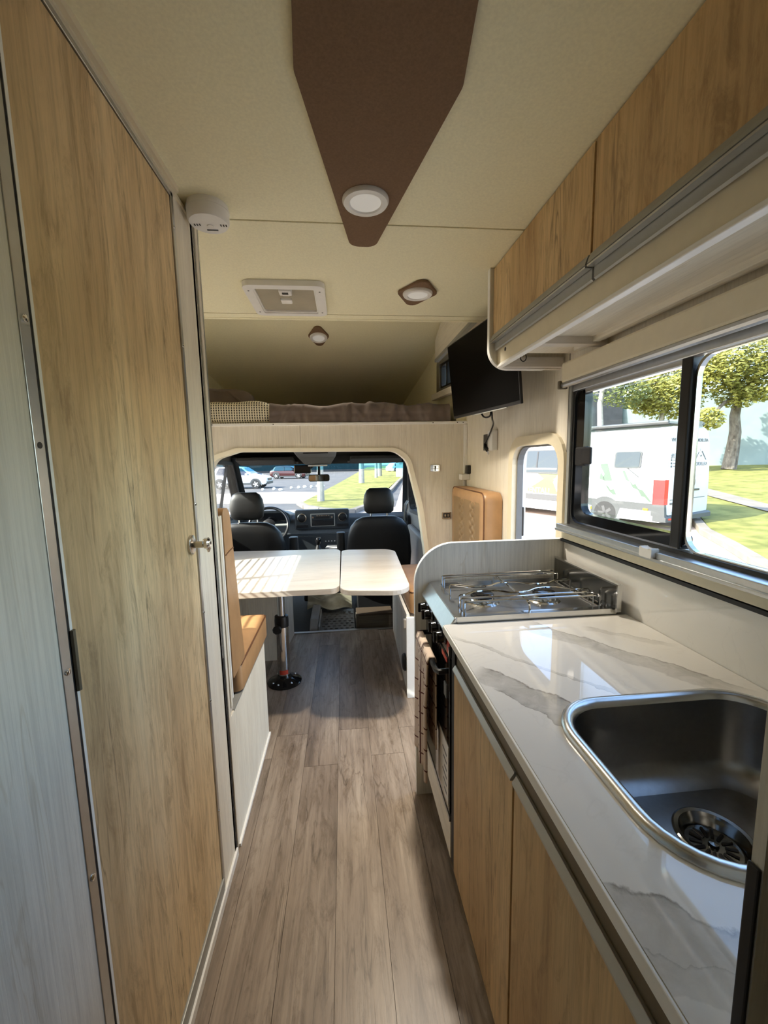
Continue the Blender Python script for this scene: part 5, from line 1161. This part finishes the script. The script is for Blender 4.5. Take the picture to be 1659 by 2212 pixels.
struct('pavement', 'pale pavement strip to the right of the grass island', 'pavement', MB().add([(1.8, 15, GZ0+.012), (8, 15, GZ0+.012), (30, 140, GZ0+.012), (20.5, 137, GZ0+.012), (6.9, 46, GZ0+.012)], [(0, 1, 2, 3, 4)]), 'paving')
struct('road_marking', 'pale concrete gutter strip crossing the car park', 'road', MB().add([(-14, 22.5, GZ0+.01), (-2.1, 19.4, GZ0+.01), (-1.2, 26, GZ0+.01), (-4, 27.5, GZ0+.01), (-14, 26, GZ0+.01)], [(0, 1, 2, 3, 4)]), 'paving')
for i, (x, y, r, lab) in enumerate(((-1.08, 19.2, .17, 'nearest limewashed tree trunk on the grass island'), (1.45, 33.5, .24, 'second limewashed tree trunk on the grass island'), (3.4, 43, .17, 'thin limewashed trunk far along the grass island'), (4.1, 47, .30, 'far limewashed trunk beside the thin one on the island'), (9.8, 70, .35, 'farthest trunk on the grass island by the pavement'))):
    b0 = (x, y, GZ0+.1); rndt = random.Random(40+i)
    tree('tree', lab, b0, [(0, 0, 0), (.02, 0, 1.5), (.05, .05, 3.2), (.1, .1, 4.6)], r, [((x+.2, y, 5.6), (1.9, 1.9, 1.3), 420), ((x-.8, y+.5, 5.0), (1.4, 1.4, 1.0), 240)], 'leaf_dk', 'limewash', 20+i, .28, 'limewashed trees on the grass island')
stn = [(-5.6, 29.2), (-4.9, 29.6), (-4.3, 28.6), (-3.8, 30.4), (-3.3, 30.7), (-2.9, 31.1), (-2.4, 31.0), (-2.0, 31.6), (-1.6, 31.8)]
for i, (x, y) in enumerate(stn):
    s_ = thing('stone', 'small white painted stone edging the car park beyond the windscreen', 'stone', (x, y, GZ0), 'white edging stones')
    obj('stone_body', MB().pillow((x, y, GZ0+.08), (.20+.04*(i % 3), .2, .20), .9, 6), 'white', s_, smooth=True)
# cars
def car(name, label, x, y, ang, paint, suv=True):
    c_, s_ = math.cos(ang), math.sin(ang); base = (x, y, GZ0)
    t = thing(name, label, 'car', base)
    def T(p): return (x+p[0]*c_-p[1]*s_, y+p[0]*s_+p[1]*c_, GZ0+p[2])
    H = 1.66 if suv else 1.46
    W2 = .90
    def sec(u, lo, belt, top, tw):
        return [T((u, w, z)) for w, z in ((-W2+.06, lo), (-W2, lo+.15), (-W2, belt-.12), (-W2+.05, belt), (-tw, top-.04 if top > belt+.1 else belt+.005), (-tw+.12, top if top > belt+.1 else belt+.01), (tw-.12, top if top > belt+.1 else belt+.01), (tw, top-.04 if top > belt+.1 else belt+.005), (W2-.05, belt), (W2, belt-.12), (W2, lo+.15), (W2-.06, lo))]
    lo = .32 if suv else .22; bl = 1.02 if suv else .92
    obj('body', MB().loft([sec(-2.1, lo+.15, bl-.15, bl-.1, .6), sec(-2.02, lo, bl, bl+.05, .65), sec(-1.75, lo, bl, H-.25, .66), sec(-1.5, lo, bl, H-.05, .66), sec(-.6, lo, bl, H, .66), sec(.3, lo, bl, H-.06, .64), sec(1.05, lo, bl, bl+.08, .66), sec(1.6, lo, bl-.06, bl, .66), sec(2.0, lo, bl-.16, bl-.1, .6), sec(2.15, lo+.12, bl-.32, bl-.28, .5)]), paint, t, smooth=True, ang=40)
    for sg in (-1, 1):
        g = MB().add([T((u, sg*w, z)) for u, w, z in ((-1.62, .885, bl+.02), (.88, .885, bl+.02), (.30, .70, H-.13), (-1.40, .70, H-.10))], [(0, 1, 2, 3)])
        g.v = [(p[0]+(-s_)*sg*.015, p[1]+c_*sg*.015, p[2]) for p in g.v]; wn = obj('side_window', g, 'car_dark', t)
        obj('window_post', MB().tube([T((-.35, sg*.905, bl+.02)), T((-.40, sg*.715, H-.11))], .03, 6), paint, wn)
        obj('door_mirror', MB().pillow(T((.72, sg*1.0, bl+.08)), (.2, .2, .15), .7, 6), paint, t, smooth=True)
        obj('sill_trim', MB().loft([[T((u, sg*(W2-.03), lo-.02)), T((u, sg*(W2+.015), lo-.02)), T((u, sg*(W2+.015), lo+.12)), T((u, sg*(W2-.03), lo+.12))] for u in (-.98, .98)]), 'van_band', t)
        for u in (-1.34, 1.34):
            a_ = MB().plate([(u+.42*math.cos(math.radians(k)), .36+.42*math.sin(math.radians(k))) for k in range(0, 181, 15)], W2-.1, W2+.012, 'x'); a_.v = [T((p[1], sg*p[0], p[2])) for p in a_.v]; obj('wheel_arch', a_, 'van_band', t)
            wheel(Vector(T((u, sg*(W2-.10), .34))), Vector((-s_, c_, 0)), .34, .23, t, 'rim')
        obj('headlight', MB().pillow(T((2.02, sg*.68, bl-.28)), (.24, .3, .16), .7, 6), 'chrome', t, smooth=True)
    ws_ = MB().add([T(p) for p in ((1.0, -.72, bl+.10), (1.0, .72, bl+.10), (.36, .60, H-.09), (.36, -.60, H-.09))], [(0, 1, 2, 3)]); ws_.v = [(p[0]+.03*c_, p[1]+.03*s_, p[2]+.02) for p in ws_.v]; obj('windscreen', ws_, 'car_dark', t)
    obj('grille', MB().loft([[T((2.13, w, bl-.42)), T((2.19, w, bl-.42)), T((2.19, w, bl-.25)), T((2.13, w, bl-.25))] for w in (-.5, .5)]), 'black', t)
    obj('front_bumper', MB().loft([[T((1.95, w, lo)), T((2.17, w*.94, lo)), T((2.17, w*.94, lo+.2)), T((1.95, w, lo+.2))] for w in (-.86, .86)]), 'van_band', t)
    return t
car('suv', 'pale silver SUV parked side on beyond the driver seat', -7.75, 32.4, math.radians(-6), 'car_silver')
car('car', 'dark red car parked behind the nose of the silver SUV', -6.2, 49, math.radians(-14), 'car_red', False)
car('car', 'dark blue car parked farther back in the car park', -10.5, 44, math.radians(10), 'car_dark', False)
car('car', 'small silver car far off along the road beyond the mirror', 9, 66, math.radians(30), 'car_silver', False)
# trees and buildings that close the view beyond the car park
fbld = thing('building', 'low dark building closing the far side of the car park', 'building', (-20, 75, GZ0))
obj('wall', MB().box(-60, 3, 75, 80, GZ0, 5.0), 'darkroof', fbld); obj('roof', MB().box(-60.5, 3.5, 74.5, 80.5, 5.0, 5.6), 'concrete', fbld)
